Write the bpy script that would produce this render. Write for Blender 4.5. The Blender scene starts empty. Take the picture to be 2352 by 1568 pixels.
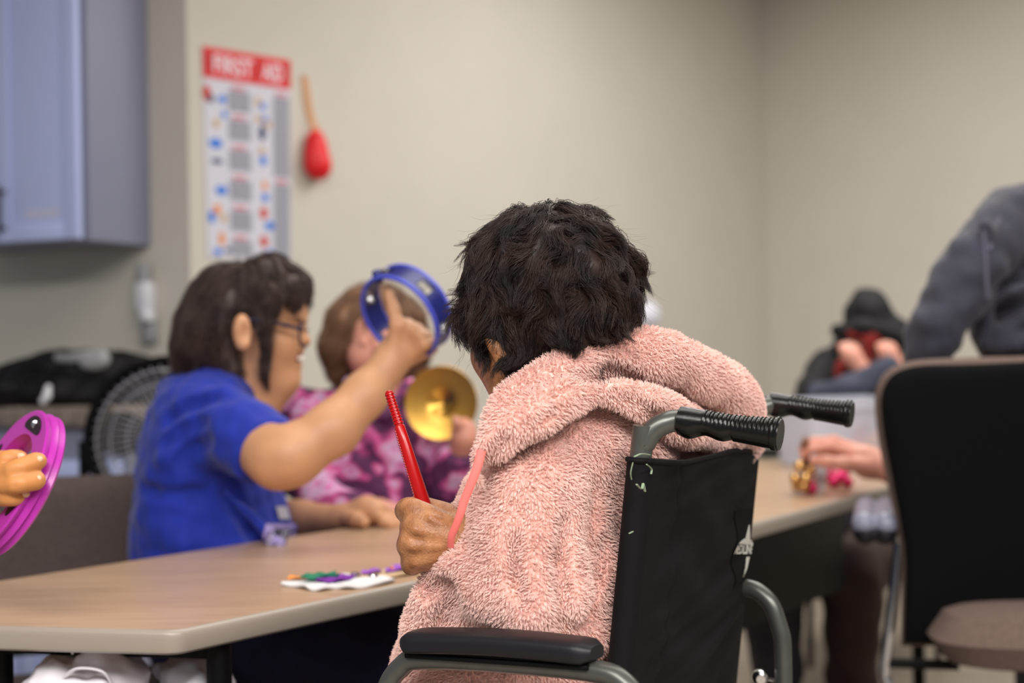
import bpy, math, random
import numpy as np
import openvdb
from mathutils import Matrix, Vector

random.seed(7)
RNG = np.random.default_rng(11)
SC = bpy.context.scene
COL = SC.collection
PI = math.pi

# ------------------------------------------------------------------ camera
F = 50.0 / 36.0 * 2352.0            # focal length in pixels of the 2352 px wide frame
CAM = np.array([0.0, 0.0, 1.08])
_pitch = 16.0 / F
_roll = math.radians(1.0)
_f = np.array([0, math.cos(_pitch), math.sin(_pitch)])
_u0 = np.array([0, -math.sin(_pitch), math.cos(_pitch)])
_r0 = np.array([1.0, 0, 0])
CR = math.cos(_roll) * _r0 - math.sin(_roll) * _u0
CU = math.sin(_roll) * _r0 + math.cos(_roll) * _u0
cam_d = bpy.data.cameras.new('camera')
cam_d.lens = 50; cam_d.sensor_width = 36; cam_d.clip_start = 0.05; cam_d.clip_end = 60
cam_d.dof.use_dof = True
cam_d.dof.focus_distance = 1.55
cam_d.dof.aperture_fstop = 2.8
cam = bpy.data.objects.new('camera', cam_d)
m = np.eye(4); m[:3, 0] = CR; m[:3, 1] = CU; m[:3, 2] = -_f; m[:3, 3] = CAM
cam.matrix_world = Matrix(m.tolist())
COL.objects.link(cam); SC.camera = cam

# ------------------------------------------------------------------ exposure, world and lamps
SC.view_settings.view_transform = 'Standard'
SC.view_settings.look = 'None'
SC.view_settings.gamma = 1.0
SC.view_settings.use_curve_mapping = False
SC.view_settings.exposure = -0.05
SC.cycles.max_bounces = 7; SC.cycles.diffuse_bounces = 3; SC.cycles.glossy_bounces = 3; SC.cycles.transmission_bounces = 4
w = bpy.data.worlds.new('world'); SC.world = w; w.use_nodes = True
w.node_tree.nodes['Background'].inputs[0].default_value = (0.84, 0.90, 1.0, 1)
w.node_tree.nodes['Background'].inputs[1].default_value = 0.26

def lamp(x, y, power, sx=1.2, sy=0.6, z=2.93, col=(1.0, 0.965, 0.92)):
    l = bpy.data.lights.new('ceiling_panel_light', 'AREA'); l.shape = 'RECTANGLE'
    l.size = sx; l.size_y = sy; l.energy = power; l.color = col
    o = bpy.data.objects.new('ceiling_panel_light', l); o.location = (x, y, z)
    COL.objects.link(o)
for lx, ly, lp in ((0.2, -1.6, 165), (1.9, -0.9, 105), (-1.2, -0.7, 85), (0.2, 2.3, 30), (1.7, 2.9, 26), (1.3, 4.6, 56)):
    lamp(lx, ly, lp, 1.8, 1.2)

# ------------------------------------------------------------------ helpers
def P(px, py, d):
    """point seen at a place of the frame, at a depth in metres"""
    return CAM + d * (_f + (px - 1176.0) / F * CR - (py - 784.0) / F * CU)
def ray(px, py):
    return P(px, py, 1.0) - CAM
def on_z(px, py, z):
    r = ray(px, py); t = (z - CAM[2]) / r[2]
    return CAM + t * r
def on_wall(px, py, a, u):
    n = np.array([-u[1], u[0], 0]); r = ray(px, py)
    t = np.dot(np.asarray(a) - CAM, n) / np.dot(r, n)
    return CAM + t * r
def nz(v):
    v = np.asarray(v, float); return v / (np.linalg.norm(v) + 1e-12)

def lin(c):
    return tuple(((x / 255.0) / 12.92 if x / 255.0 <= 0.04045 else ((x / 255.0 + 0.055) / 1.055) ** 2.4) for x in c)

MATS = {}
def mat(name, rgb, rough=0.6, metal=0.0, vary=0.0, scale=20.0, bump=0.0, bscale=200.0, spec=0.5, sss=0.0,
        sheen=0.0, rgb2=None, stretch=None, alpha=1.0, trans=0.0, detail=3.0, emit=None, coat=0.0):
    if name in MATS: return MATS[name]
    m = bpy.data.materials.new(name); m.use_nodes = True
    nt = m.node_tree; b = nt.nodes['Principled BSDF']
    c = lin(rgb)
    b.inputs['Base Color'].default_value = (*c, 1)
    b.inputs['Roughness'].default_value = rough
    b.inputs['Metallic'].default_value = metal
    b.inputs['Specular IOR Level'].default_value = spec
    if sss:
        b.inputs['Subsurface Weight'].default_value = sss
        b.inputs['Subsurface Radius'].default_value = (0.012, 0.005, 0.003)
        b.inputs['Subsurface Scale'].default_value = 1.0
    if sheen:
        b.inputs['Sheen Weight'].default_value = sheen; b.inputs['Sheen Roughness'].default_value = 0.4
    if coat: b.inputs['Coat Weight'].default_value = coat
    if trans: b.inputs['Transmission Weight'].default_value = trans
    b.inputs['Alpha'].default_value = alpha
    tc = nt.nodes.new('ShaderNodeTexCoord')
    vec = tc.outputs['Object']
    if stretch is not None:
        mp = nt.nodes.new('ShaderNodeMapping')
        mp.inputs['Rotation'].default_value = stretch[1]
        mp.inputs['Scale'].default_value = stretch[0]
        nt.links.new(vec, mp.inputs['Vector']); vec = mp.outputs['Vector']
    if vary or rgb2 is not None:
        n = nt.nodes.new('ShaderNodeTexNoise'); n.inputs['Scale'].default_value = scale
        n.inputs['Detail'].default_value = detail
        nt.links.new(vec, n.inputs['Vector'])
        r = nt.nodes.new('ShaderNodeValToRGB')
        r.color_ramp.elements[0].position = 0.35; r.color_ramp.elements[1].position = 0.65
        if rgb2 is not None:
            a0, a1 = c, lin(rgb2)
        else:
            a0 = tuple(x * (1 - vary) for x in c); a1 = tuple(min(1, x * (1 + vary)) for x in c)
        r.color_ramp.elements[0].color = (*a0, 1); r.color_ramp.elements[1].color = (*a1, 1)
        nt.links.new(n.outputs['Fac'], r.inputs['Fac'])
        nt.links.new(r.outputs['Color'], b.inputs['Base Color'])
    if bump:
        n2 = nt.nodes.new('ShaderNodeTexNoise'); n2.inputs['Scale'].default_value = bscale
        n2.inputs['Detail'].default_value = 4
        nt.links.new(vec, n2.inputs['Vector'])
        bp = nt.nodes.new('ShaderNodeBump'); bp.inputs['Strength'].default_value = bump
        bp.inputs['Distance'].default_value = 0.002
        nt.links.new(n2.outputs['Fac'], bp.inputs['Height'])
        nt.links.new(bp.outputs['Normal'], b.inputs['Normal'])
    MATS[name] = m
    return m

def tag(o, label=None, cat=None, group=None, kind=None):
    if label: o['label'] = label
    if cat: o['category'] = cat
    if group: o['group'] = group
    if kind: o['kind'] = kind
    return o
def thing(name, loc, label, cat, group=None):
    o = bpy.data.objects.new(name, None); o.location = tuple(loc); o.empty_display_size = 0.1
    COL.objects.link(o)
    return tag(o, label, cat, group)
def origin_of(o):
    p = np.zeros(3)
    while o is not None:
        p = p + np.array(o.location); o = o.parent
    return p
def link(name, data, parent, mats):
    o = bpy.data.objects.new(name, data)
    for mm in (mats if isinstance(mats, (list, tuple)) else [mats]):
        data.materials.append(mm)
    if parent is not None: o.parent = parent
    COL.objects.link(o)
    return o
def mesh_np(name, v, faces, m, parent=None, smooth=True, mi=None, centre=False):
    """one mesh object from world-space vertices; faces = list of index arrays (n x 3 / n x 4) or a list of tuples"""
    v = np.asarray(v, np.float64)
    org = origin_of(parent) if parent is not None else np.zeros(3)
    loc = np.zeros(3)
    if centre:
        loc = np.array([v[:, 0].mean(), v[:, 1].mean(), v[:, 2].min()]) - org
    me = bpy.data.meshes.new(name)
    lv = v - org - loc
    if isinstance(faces, np.ndarray):
        n, k = faces.shape
        me.vertices.add(len(lv)); me.vertices.foreach_set('co', lv.astype(np.float32).ravel())
        me.loops.add(n * k); me.loops.foreach_set('vertex_index', faces.astype(np.int32).ravel())
        me.polygons.add(n)
        me.polygons.foreach_set('loop_start', np.arange(0, n * k, k, dtype=np.int32))
        me.polygons.foreach_set('loop_total', np.full(n, k, np.int32))
        me.update(calc_edges=True); me.validate()
    else:
        me.from_pydata([tuple(x) for x in lv], [], [tuple(f) for f in faces])
    if smooth: me.polygons.foreach_set('use_smooth', [True] * len(me.polygons))
    if mi is not None: me.polygons.foreach_set('material_index', mi)
    me.update()
    o = link(name, me, parent, m)
    o.location = tuple(loc)
    return o

def frames(path):
    path = np.asarray(path, float); n = len(path)
    t = np.zeros_like(path)
    t[1:-1] = path[2:] - path[:-2]; t[0] = path[1] - path[0]; t[-1] = path[-1] - path[-2]
    t = np.array([nz(x) for x in t])
    up = np.array([0, 0, 1.0]) if abs(t[0][2]) < 0.9 else np.array([1.0, 0, 0])
    a = nz(np.cross(t[0], up)); A = [a]
    for i in range(1, n):
        a = a - np.dot(a, t[i]) * t[i]; a = nz(a); A.append(a)
    A = np.array(A); B = np.cross(t, A)
    return path, t, A, B
def spline(pts, n=8):
    """Catmull-Rom through points (any dimension)"""
    pts = np.asarray(pts, float); out = []
    q = np.vstack([2 * pts[0] - pts[1], pts, 2 * pts[-1] - pts[-2]])
    for i in range(1, len(q) - 2):
        for k in range(n):
            t = k / n
            out.append(0.5 * ((2 * q[i]) + (-q[i-1] + q[i+1]) * t + (2*q[i-1] - 5*q[i] + 4*q[i+1] - q[i+2]) * t*t + (-q[i-1] + 3*q[i] - 3*q[i+1] + q[i+2]) * t**3))
    out.append(pts[-1]); return np.array(out)

class MB:
    def __init__(s): s.v = []; s.f = []; s.mi = []
    def add(s, v, f, mi=0):
        b = len(s.v); s.v.extend([np.asarray(x, float) for x in v])
        for q in f: s.f.append(tuple(i + b for i in q)); s.mi.append(mi)
        return s
    def tube(s, path, r, n=14, caps=True, flat=1.0, mi=0):
        path, t, A, B = frames(path); k = len(path)
        r = np.broadcast_to(np.asarray(r, float), (k,))
        ang = np.linspace(0, 2 * PI, n, endpoint=False)
        v = []; f = []
        for i in range(k):
            for a in ang: v.append(path[i] + r[i] * (math.cos(a) * A[i] + flat * math.sin(a) * B[i]))
        for i in range(k - 1):
            for j in range(n):
                f.append((i*n + j, i*n + (j+1) % n, (i+1)*n + (j+1) % n, (i+1)*n + j))
        if caps:
            f.append(tuple(range(n))[::-1]); f.append(tuple((k-1)*n + j for j in range(n)))
        return s.add(v, f, mi)
    def lathe(s, prof, o, ax, n=32, mi=0, squash=None):
        """prof = list of (radius, height) about axis ax at o"""
        ax = nz(ax); up = np.array([0, 0, 1.0]) if abs(ax[2]) < 0.9 else np.array([1.0, 0, 0])
        A = nz(np.cross(ax, up)); B = np.cross(ax, A); v = []; f = []
        o = np.asarray(o, float)
        for (r, h) in prof:
            for j in range(n):
                a = 2 * PI * j / n
                v.append(o + ax * h + max(r, 1e-5) * (math.cos(a) * A + math.sin(a) * B))
        for i in range(len(prof) - 1):
            for j in range(n):
                f.append((i*n + j, i*n + (j+1) % n, (i+1)*n + (j+1) % n, (i+1)*n + j))
        return s.add(v, f, mi)
    def box(s, c, sx, sy, sz, X=(1, 0, 0), Y=(0, 1, 0), Z=(0, 0, 1), bev=0.0, mi=0):
        """box (bevelled by chamfer when bev > 0) with half axes along X, Y, Z"""
        c = np.asarray(c, float); X = nz(X); Y = nz(Y); Z = nz(Z)
        h = np.array([sx, sy, sz]) / 2
        if bev <= 0:
            v = [c + X*h[0]*i + Y*h[1]*j + Z*h[2]*k for i in (-1, 1) for j in (-1, 1) for k in (-1, 1)]
            f = [(0, 1, 3, 2), (4, 6, 7, 5), (0, 4, 5, 1), (2, 3, 7, 6), (0, 2, 6, 4), (1, 5, 7, 3)]
            return s.add(v, f, mi)
        b = min(bev, h.min() * 0.95)
        # rounded-rectangle sections stacked along Z
        def ring(ins, z):
            pts = []
            ex, ey = h[0] - ins, h[1] - ins; rr = b
            for q, (cx, cy) in enumerate(((ex - rr, ey - rr), (-ex + rr, ey - rr), (-ex + rr, -ey + rr), (ex - rr, -ey + rr))):
                for k in range(4):
                    a = q * PI / 2 + k * PI / 6
                    pts.append(c + X * (cx + rr * math.cos(a)) + Y * (cy + rr * math.sin(a)) + Z * z)
            return pts
        lv = [(b, -h[2]), (b * 0.3, -h[2] + b * 0.3), (0, -h[2] + b), (0, h[2] - b), (b * 0.3, h[2] - b * 0.3), (b, h[2])]
        v = []; f = []
        for ins, z in lv:
            rr_ins = min(ins, min(h[0], h[1]) - b * 1.01) if ins > 0 else 0
            v += ring(max(0, rr_ins), z)
        n = 16
        for i in range(len(lv) - 1):
            for j in range(n): f.append((i*n + j, i*n + (j+1) % n, (i+1)*n + (j+1) % n, (i+1)*n + j))
        f.append(tuple(range(n))[::-1]); f.append(tuple((len(lv)-1)*n + j for j in range(n)))
        return s.add(v, f, mi)
    def build(s, name, m, parent=None, smooth=True, centre=False, auto=True):
        o = mesh_np(name, np.array(s.v), s.f, m, parent, smooth, s.mi if any(s.mi) else None, centre)
        if smooth and auto:
            try:
                o.data.set_sharp_from_angle(angle=math.radians(38))
            except Exception: pass
        return o

# ------------------------------------------------------------------ smooth solids
class SDF:
    def __init__(s): s.pr = []; s.post = []
    def cone(s, a, b, ra, rb, k=0.02, sub=False, cut=None):
        s.pr.append(('c', np.asarray(a, float), np.asarray(b, float), ra, rb, k, sub, cut)); return s
    def path(s, pts, k=0.02, n=0, cut=None, D=0.0, px=False):
        """pts: rows of (px, py, depth, radius in metres)"""
        q = np.array([[*P(a, b, c + D), r] for a, b, c, r in pts])
        return s.wpath(q, k, n, cut)
    def wpath(s, q, k=0.02, n=0, cut=None):
        q = np.asarray(q, float)
        if n: q = spline(q, n)
        for i in range(len(q) - 1):
            s.cone(q[i, :3], q[i+1, :3], q[i, 3], q[i+1, 3], k if i == 0 else min(k, 0.012) if n else k, cut=cut)
        return s
    def ell(s, c, r, yaw=0.0, k=0.03, sub=False, ax=None):
        if ax is None:
            cy, sy = math.cos(yaw), math.sin(yaw)
            ax = np.array([[cy, sy, 0], [-sy, cy, 0], [0, 0, 1.0]])
        s.pr.append(('e', np.asarray(c, float), np.asarray(r, float), np.asarray(ax, float), k, sub)); return s
    def _bb(s, p):
        if p[0] == 'c':
            r = max(p[3], p[4]); return np.minimum(p[1], p[2]) - r, np.maximum(p[1], p[2]) + r
        r = p[2].max(); return p[1] - r, p[1] + r
    @staticmethod
    def _d(p, X, Y, Z):
        if p[0] == 'c':
            a, b, ra, rb = p[1], p[2], p[3], p[4]; ba = b - a
            x, y, z = X - a[0], Y - a[1], Z - a[2]
            t = np.clip((x*ba[0] + y*ba[1] + z*ba[2]) / (ba @ ba + 1e-12), 0, 1)
            d = np.sqrt((x - t*ba[0])**2 + (y - t*ba[1])**2 + (z - t*ba[2])**2) - (ra + (rb - ra) * t)
            if p[7] is not None:
                c, n = p[7]
                d = np.maximum(d, (X - c[0])*n[0] + (Y - c[1])*n[1] + (Z - c[2])*n[2])
            return d
        c, r, ax = p[1], p[2], p[3]
        x, y, z = X - c[0], Y - c[1], Z - c[2]
        u = (x*ax[0,0] + y*ax[0,1] + z*ax[0,2]); v = (x*ax[1,0] + y*ax[1,1] + z*ax[1,2]); w_ = (x*ax[2,0] + y*ax[2,1] + z*ax[2,2])
        k0 = np.sqrt((u/r[0])**2 + (v/r[1])**2 + (w_/r[2])**2)
        k1 = np.sqrt((u/r[0]**2)**2 + (v/r[1]**2)**2 + (w_/r[2]**2)**2)
        return np.where(k1 > 1e-9, k0 * (k0 - 1) / np.maximum(k1, 1e-9), -r.min())
    @staticmethod
    def _mix(f, d, k, sub):
        if sub:
            a = -d; h = np.maximum(k - np.abs(f - a), 0) / k
            return np.maximum(f, a) + h*h*k*0.25
        h = np.maximum(k - np.abs(f - d), 0) / k
        return np.minimum(f, d) - h*h*k*0.25
    def ev(s, pts):
        pts = np.asarray(pts, float); X, Y, Z = pts[:, 0], pts[:, 1], pts[:, 2]
        f = np.full(len(pts), 10.0)
        for p in s.pr:
            k = p[5] if p[0] == 'c' else p[4]; sub = p[6] if p[0] == 'c' else p[5]
            f = s._mix(f, s._d(p, X, Y, Z), k, sub)
        for fn in s.post: f = f + fn(X, Y, Z)
        return f
    def grad(s, pts, e=0.002):
        g = np.zeros_like(pts)
        for sg in ((1, -1, -1), (-1, -1, 1), (-1, 1, -1), (1, 1, 1)):
            sg = np.array(sg, float); g += sg * s.ev(pts + e * sg)[:, None]
        return g / (np.linalg.norm(g, axis=1, keepdims=True) + 1e-9)
    def polygons(s, h):
        lo = np.min([s._bb(p)[0] for p in s.pr if not (p[6] if p[0] == 'c' else p[5])], axis=0) - 4*h
        hi = np.max([s._bb(p)[1] for p in s.pr if not (p[6] if p[0] == 'c' else p[5])], axis=0) + 4*h
        n = np.ceil((hi - lo) / h).astype(int) + 1
        g = [(lo[i] + h * np.arange(n[i])).astype(np.float32) for i in range(3)]
        f = np.full(tuple(n), 1.0, np.float32)
        for p in s.pr:
            k = p[5] if p[0] == 'c' else p[4]; sub = p[6] if p[0] == 'c' else p[5]
            a, b = s._bb(p); a = a - k - 3*h; b = b + k + 3*h
            i0 = np.maximum(np.floor((a - lo) / h).astype(int), 0); i1 = np.minimum(np.ceil((b - lo) / h).astype(int) + 1, n)
            if (i1 <= i0).any(): continue
            sl = tuple(slice(i0[q], i1[q]) for q in range(3))
            X = g[0][sl[0]][:, None, None]; Y = g[1][sl[1]][None, :, None]; Z = g[2][sl[2]][None, None, :]
            f[sl] = s._mix(f[sl], s._d(p, X, Y, Z).astype(np.float32), k, sub)
        for fn in s.post:
            near = np.abs(f) < 0.03
            ii = np.nonzero(near)
            f[ii] += fn(g[0][ii[0]], g[1][ii[1]], g[2][ii[2]]).astype(np.float32)
        f = np.clip(f, -4*h, 4*h)
        vg = openvdb.FloatGrid(4*h)
        vg.copyFromArray(f)
        pts, quads = vg.convertToQuads(0.0)
        pts = np.asarray(pts, float) * h + lo; quads = np.asarray(quads)
        # outward orientation
        a, b, c = pts[quads[:, 0]], pts[quads[:, 1]], pts[quads[:, 2]]
        d = pts[quads[:, 3]]
        nn = np.cross(c - a, d - b); ce = (a + b + c + d) / 4
        if np.einsum('ij,ij->', nn, ce - pts.mean(0)) < 0: quads = quads[:, ::-1]
        return pts, quads
    def mesh(s, name, h, m, parent=None, centre=False):
        v, q = s.polygons(h)
        return mesh_np(name, v, np.ascontiguousarray(q), m, parent, True, None, centre)

def wob(sc, amp, seed=0, aniso=(1, 1, 1)):
    """smooth pseudo-noise displacement for cloth folds"""
    r = np.random.default_rng(seed)
    ks = r.normal(size=(7, 3)); ks /= np.linalg.norm(ks, axis=1, keepdims=True)
    ks = ks * (2 * PI / sc) * r.uniform(0.6, 1.6, (7, 1)) * np.array(aniso); ph = r.uniform(0, 6.28, 7)
    def fn(X, Y, Z):
        t = 0
        for i in range(7): t = t + np.sin(ks[i, 0]*X + ks[i, 1]*Y + ks[i, 2]*Z + ph[i])
        return amp * t / 2.6
    return fn
def vnoise(p, sc, seed=0):
    return np.stack([wob(sc, 1.0, seed + i)(p[:, 0], p[:, 1], p[:, 2]) for i in range(3)], 1)

def curves_obj(name, pts, rad, m, parent):
    """pts n x k x 3 in world space"""
    n, k, _ = pts.shape
    org = origin_of(parent)
    cu = bpy.data.hair_curves.new(name)
    cu.add_curves([k] * n)
    cu.attributes['position'].data.foreach_set('vector', (pts - org).astype(np.float32).ravel())
    a = cu.attributes.get('radius') or cu.attributes.new('radius', 'FLOAT', 'POINT')
    a.data.foreach_set('value', np.broadcast_to(rad, (n, k)).astype(np.float32).ravel())
    o = bpy.data.objects.new(name, cu); cu.materials.append(m); o.parent = parent
    COL.objects.link(o)
    return o

def sample_mesh(o, n, rng, keep=None):
    me = o.data; v = np.zeros(len(me.vertices) * 3, np.float32); me.vertices.foreach_get('co', v); v = v.reshape(-1, 3).astype(float) + origin_of(o)
    nr = np.zeros(len(me.vertices) * 3, np.float32); me.vertices.foreach_get('normal', nr); nr = nr.reshape(-1, 3).astype(float)
    q = np.zeros(len(me.loops), np.int32); me.loops.foreach_get('vertex_index', q); q = q.reshape(-1, 4)
    a, b, c, d = (v[q[:, i]] for i in range(4))
    ar = np.linalg.norm(np.cross(c - a, d - b), axis=1)
    if keep is not None: ar = ar * keep((a + c) / 2)
    i = rng.choice(len(q), n, p=ar / ar.sum()); s_, t_ = rng.random((2, n, 1))
    def bl(x): return (x[q[i, 0]]*(1-s_) + x[q[i, 1]]*s_)*(1-t_) + (x[q[i, 3]]*(1-s_) + x[q[i, 2]]*s_)*t_
    N = bl(nr); N /= np.linalg.norm(N, axis=1, keepdims=True) + 1e-9
    return bl(v), N

def fleece(name, o, n, length, m, parent, cell=0.0034, seed=3, keep=None, droop=(0, 0, -0.45)):
    rng = np.random.default_rng(seed)
    p, N = sample_mesh(o, n, rng, keep)
    def h3(c, s): return np.modf(np.abs(np.sin(c @ np.array([12.9898, 78.233, 37.719]) + s) * 43758.5453))[0]
    c = np.floor(p / cell)
    jit = np.stack([h3(c, 1.0 + i) for i in range(3)], 1)
    cc = (c + 0.25 + 0.5 * jit) * cell
    cc = cc - np.sum((cc - p) * N, 1, keepdims=True) * N         # clump centre brought to the tangent plane
    lo = vnoise(p, 0.05, 40); lo2 = (jit - 0.5) * 2
    L = length * rng.uniform(0.7, 1.15, (n, 1))
    tdir = N * 0.8 + np.array(droop) + 0.35 * lo * 0.6 + 0.35 * lo2
    tdir -= np.minimum(0, np.sum(tdir * N, 1, keepdims=True) - 0.35) * N
    tdir /= np.linalg.norm(tdir, axis=1, keepdims=True)
    pts = np.zeros((n, 5, 3))
    for j, t in enumerate((0, 0.3, 0.6, 0.85, 1.0)):
        q = p + L * (N * 0.75 * t * (1 - 0.4 * t) + tdir * 0.75 * t * t)
        cl = cc + L * (N * 0.75 * t * (1 - 0.4 * t) + tdir * 0.75 * t * t)
        wgt = 0.72 * t ** 1.2
        pts[:, j] = q * (1 - wgt) + cl * wgt + rng.normal(0, 0.0003, (n, 3)) * t
    return curves_obj(name, pts, np.array([0.00028, 0.00027, 0.00024, 0.00017, 0.00007]), m, parent)

def hairdo(name, sdf, roots_ok, flow, nguide, per, length, m, parent, steps=14, lift=(0.002, 0.012), curl=0.35, cs=0.035,
           spread=0.007, seed=5, free=0.35, rad=0.00022, tipflick=0.3, converge=0.5):
    rng = np.random.default_rng(seed)
    v, q = sdf.polygons(0.006)
    ce = v[q].mean(1); a, b, c, d = (v[q[:, i]] for i in range(4))
    ar = np.linalg.norm(np.cross(c - a, d - b), axis=1) * roots_ok(ce)
    i = rng.choice(len(q), nguide, p=ar / ar.sum())
    p = ce[i] + rng.normal(0, 0.002, (nguide, 3))
    L = np.array([length(x) for x in p]) * rng.uniform(0.75, 1.15, nguide)
    tgt = rng.uniform(lift[0], lift[1], nguide)
    G = [p - sdf.grad(p) * 0.004]; D = None
    for k in range(steps):
        t = (k + 1) / steps
        g = sdf.grad(p)
        fl = flow(p) + curl * vnoise(p, cs, 90) + 0.25 * vnoise(p, cs * 0.35, 70)
        fl -= np.sum(fl * g, 1, keepdims=True) * g * (0.9 if t < 1 - free else 0.4)
        fl /= np.linalg.norm(fl, axis=1, keepdims=True) + 1e-9
        D = fl if D is None else 0.55 * D + 0.45 * fl
        if t > 1 - free: D = D + tipflick * g * (t - 1 + free)
        D /= np.linalg.norm(D, axis=1, keepdims=True) + 1e-9
        p = p + D * (L / steps)[:, None]
        if t <= 1 - free:
            e = sdf.ev(p) - tgt * min(1, 2.5 * t); p = p - sdf.grad(p) * e[:, None]
        else:
            e = np.minimum(sdf.ev(p) - tgt * 0.5, 0); p = p - sdf.grad(p) * e[:, None]
        G.append(p.copy())
    G = np.stack(G, 1)                                     # nguide x steps+1 x 3
    off = rng.normal(0, spread, (nguide, per, 1, 3))
    tt = np.linspace(0, 1, steps + 1)[None, None, :, None]
    S = G[:, None] + off * (1 - converge * tt) + rng.normal(0, 0.0006, (nguide, per, steps + 1, 3)) * tt
    S = S.reshape(nguide * per, steps + 1, 3)
    # cut strands to uneven lengths
    r = rad * np.clip(1.15 - np.linspace(0, 1, steps + 1) ** 2, 0.12, 1)
    return curves_obj(name, S, r, m, parent)

# ------------------------------------------------------------------ materials
wall_m = mat('wall_paint', (206, 201, 190), 0.85, vary=0.015, scale=4, bump=0.08, bscale=300)
floor_m = mat('floor_vinyl', (150, 138, 124), 0.5, vary=0.06, scale=9)
ceil_m = mat('ceiling_tile', (225, 222, 214), 0.9, vary=0.03, scale=40)
wood_m = mat('table_laminate', (190, 158, 128), 0.30, rgb2=(172, 141, 113), scale=6.0, stretch=((1.0, 16.0, 1.0), (0, 0, -math.radians(54))), detail=6)
edge_m = mat('table_edge', (152, 142, 131), 0.34)
blk_m = mat('black_metal', (7, 7, 9), 0.55, spec=0.15, vary=0.1)
black_plastic = mat('black_plastic', (11, 10, 11), 0.45, spec=0.3, bump=0.15, bscale=500)
tube_m = mat('grey_tube', (92, 94, 90), 0.32, metal=0.55, vary=0.05, scale=60)
chrome = mat('chrome', (200, 202, 208), 0.12, metal=1.0)
canvas_m = mat('black_canvas', (11, 10, 14), 0.75, spec=0.2, vary=0.12, scale=60, bump=0.25, bscale=1600)
vinyl_m = mat('black_vinyl', (22, 22, 28), 0.42, spec=0.35, bump=0.08, bscale=900)
white_print = mat('white_print', (205, 205, 196), 0.6)
scuff_m = mat('scuffed_edge', (150, 168, 140), 0.7)
pink_m = mat('pink_fleece', (250, 196, 184), 0.9, vary=0.05, scale=14)
pile_m = mat('pink_fleece_pile', (255, 216, 206), 0.75, vary=0.04, scale=16, spec=0.25)
cord_m = mat('coral_cord', (246, 122, 116), 0.7, bump=0.2, bscale=900)
hair_black = mat('black_hair', (24, 16, 15), 0.48, rgb2=(56, 38, 32), scale=30, spec=0.35)
hair_brown = mat('dark_brown_hair', (44, 30, 27), 0.45, rgb2=(72, 54, 49), scale=28, spec=0.4)
hair_light = mat('light_brown_hair', (110, 78, 56), 0.45, rgb2=(146, 110, 84), scale=26, spec=0.4)
skin_old = mat('tan_skin', (186, 130, 88), 0.36, rgb2=(150, 96, 60), scale=70, bump=0.5, bscale=420, sss=0.12, detail=6)
skin_fair = mat('fair_skin', (200, 148, 110), 0.5, vary=0.05, scale=30, sss=0.15)
skin_pale = mat('pale_skin', (212, 148, 128), 0.5, vary=0.06, scale=26, sss=0.15)
skin_tan = mat('warm_skin', (206, 138, 78), 0.5, vary=0.06, scale=60, sss=0.12)
nail_m = mat('finger_nail', (232, 186, 150), 0.3)
blue_tee = mat('blue_jersey', (13, 40, 152), 0.85, vary=0.08, scale=30, bump=0.2, bscale=1200, sheen=0.15)
jean_m = mat('navy_denim', (17, 20, 58), 0.85, vary=0.15, scale=40, bump=0.2, bscale=900)
lip_m = mat('lips', (176, 78, 70), 0.45)
teeth_m = mat('teeth', (236, 228, 216), 0.3)
glass_fr = mat('dark_spectacle_frame', (26, 22, 52), 0.3)
grey_knit = mat('charcoal_knit', (54, 54, 67), 0.9, vary=0.12, scale=30, bump=0.3, bscale=900, sheen=0.2)
grey_seam = mat('grey_seam', (96, 94, 110), 0.85)
hood_m = mat('black_hoodie', (13, 12, 18), 0.85, vary=0.1, scale=20, bump=0.2, bscale=700)
sleeve_m = mat('slate_sleeve', (62, 66, 84), 0.85, vary=0.1, scale=20)
trouser_dark = mat('dark_trousers', (50, 42, 52), 0.8, vary=0.12, scale=14)
trouser_brown = mat('brown_trousers', (58, 40, 36), 0.85, vary=0.15, scale=14)
red_cloth = mat('red_cloth', (140, 36, 32), 0.8, vary=0.15, scale=30)
red_plastic = mat('red_plastic', (178, 6, 12), 0.28, spec=0.45, coat=0.1)
blue_plastic = mat('blue_plastic', (15, 26, 104), 0.3, spec=0.6)
purple_plastic = mat('purple_plastic', (182, 48, 168), 0.3, spec=0.5)
slot_shade = mat('painted_slot_shade', (26, 6, 22), 0.5)  # flat dark colour standing for the shade inside the tambourine slots
brass_m = mat('cymbal_brass', (208, 162, 78), 0.30, metal=1.0, bump=0.06, bscale=60)
gold_m = mat('gold_bell', (214, 170, 110), 0.16, metal=1.0)
pinkbell_m = mat('pink_bell', (224, 40, 110), 0.2, metal=0.6)
silver_m = mat('steel_jingle', (196, 196, 200), 0.2, metal=1.0)
cab_m = mat('cabinet_paint', (196, 208, 255), 0.5)
cab_side = mat('cabinet_side_panel', (140, 143, 166), 0.55)
counter_m = mat('speckled_counter', (150, 136, 126), 0.35, rgb2=(104, 92, 86), scale=60, detail=6)
bag_m = mat('black_nylon', (11, 10, 14), 0.6, spec=0.25, bump=0.4, bscale=60)
grey_pad = mat('grey_pad', (150, 152, 156), 0.6)
white_plastic = mat('white_plastic', (224, 224, 232), 0.35)
paper_white = mat('poster_paper', (212, 212, 224), 0.6)
brown_fab = mat('brown_upholstery', (78, 66, 64), 0.95, vary=0.18, scale=160, bump=0.6, bscale=500)
brown_fab2 = mat('taupe_upholstery', (104, 86, 78), 0.95, vary=0.16, scale=160, bump=0.6, bscale=500)
fan_grey = mat('fan_wire', (150, 150, 158), 0.4)
bin_m = mat('frosted_bin', (222, 226, 240), 0.3, alpha=0.55)
bag_white = mat('white_bag_plastic', (240, 236, 244), 0.4, bump=0.3, bscale=24)
foam_white = mat('white_foam', (228, 228, 230), 0.6)
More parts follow.
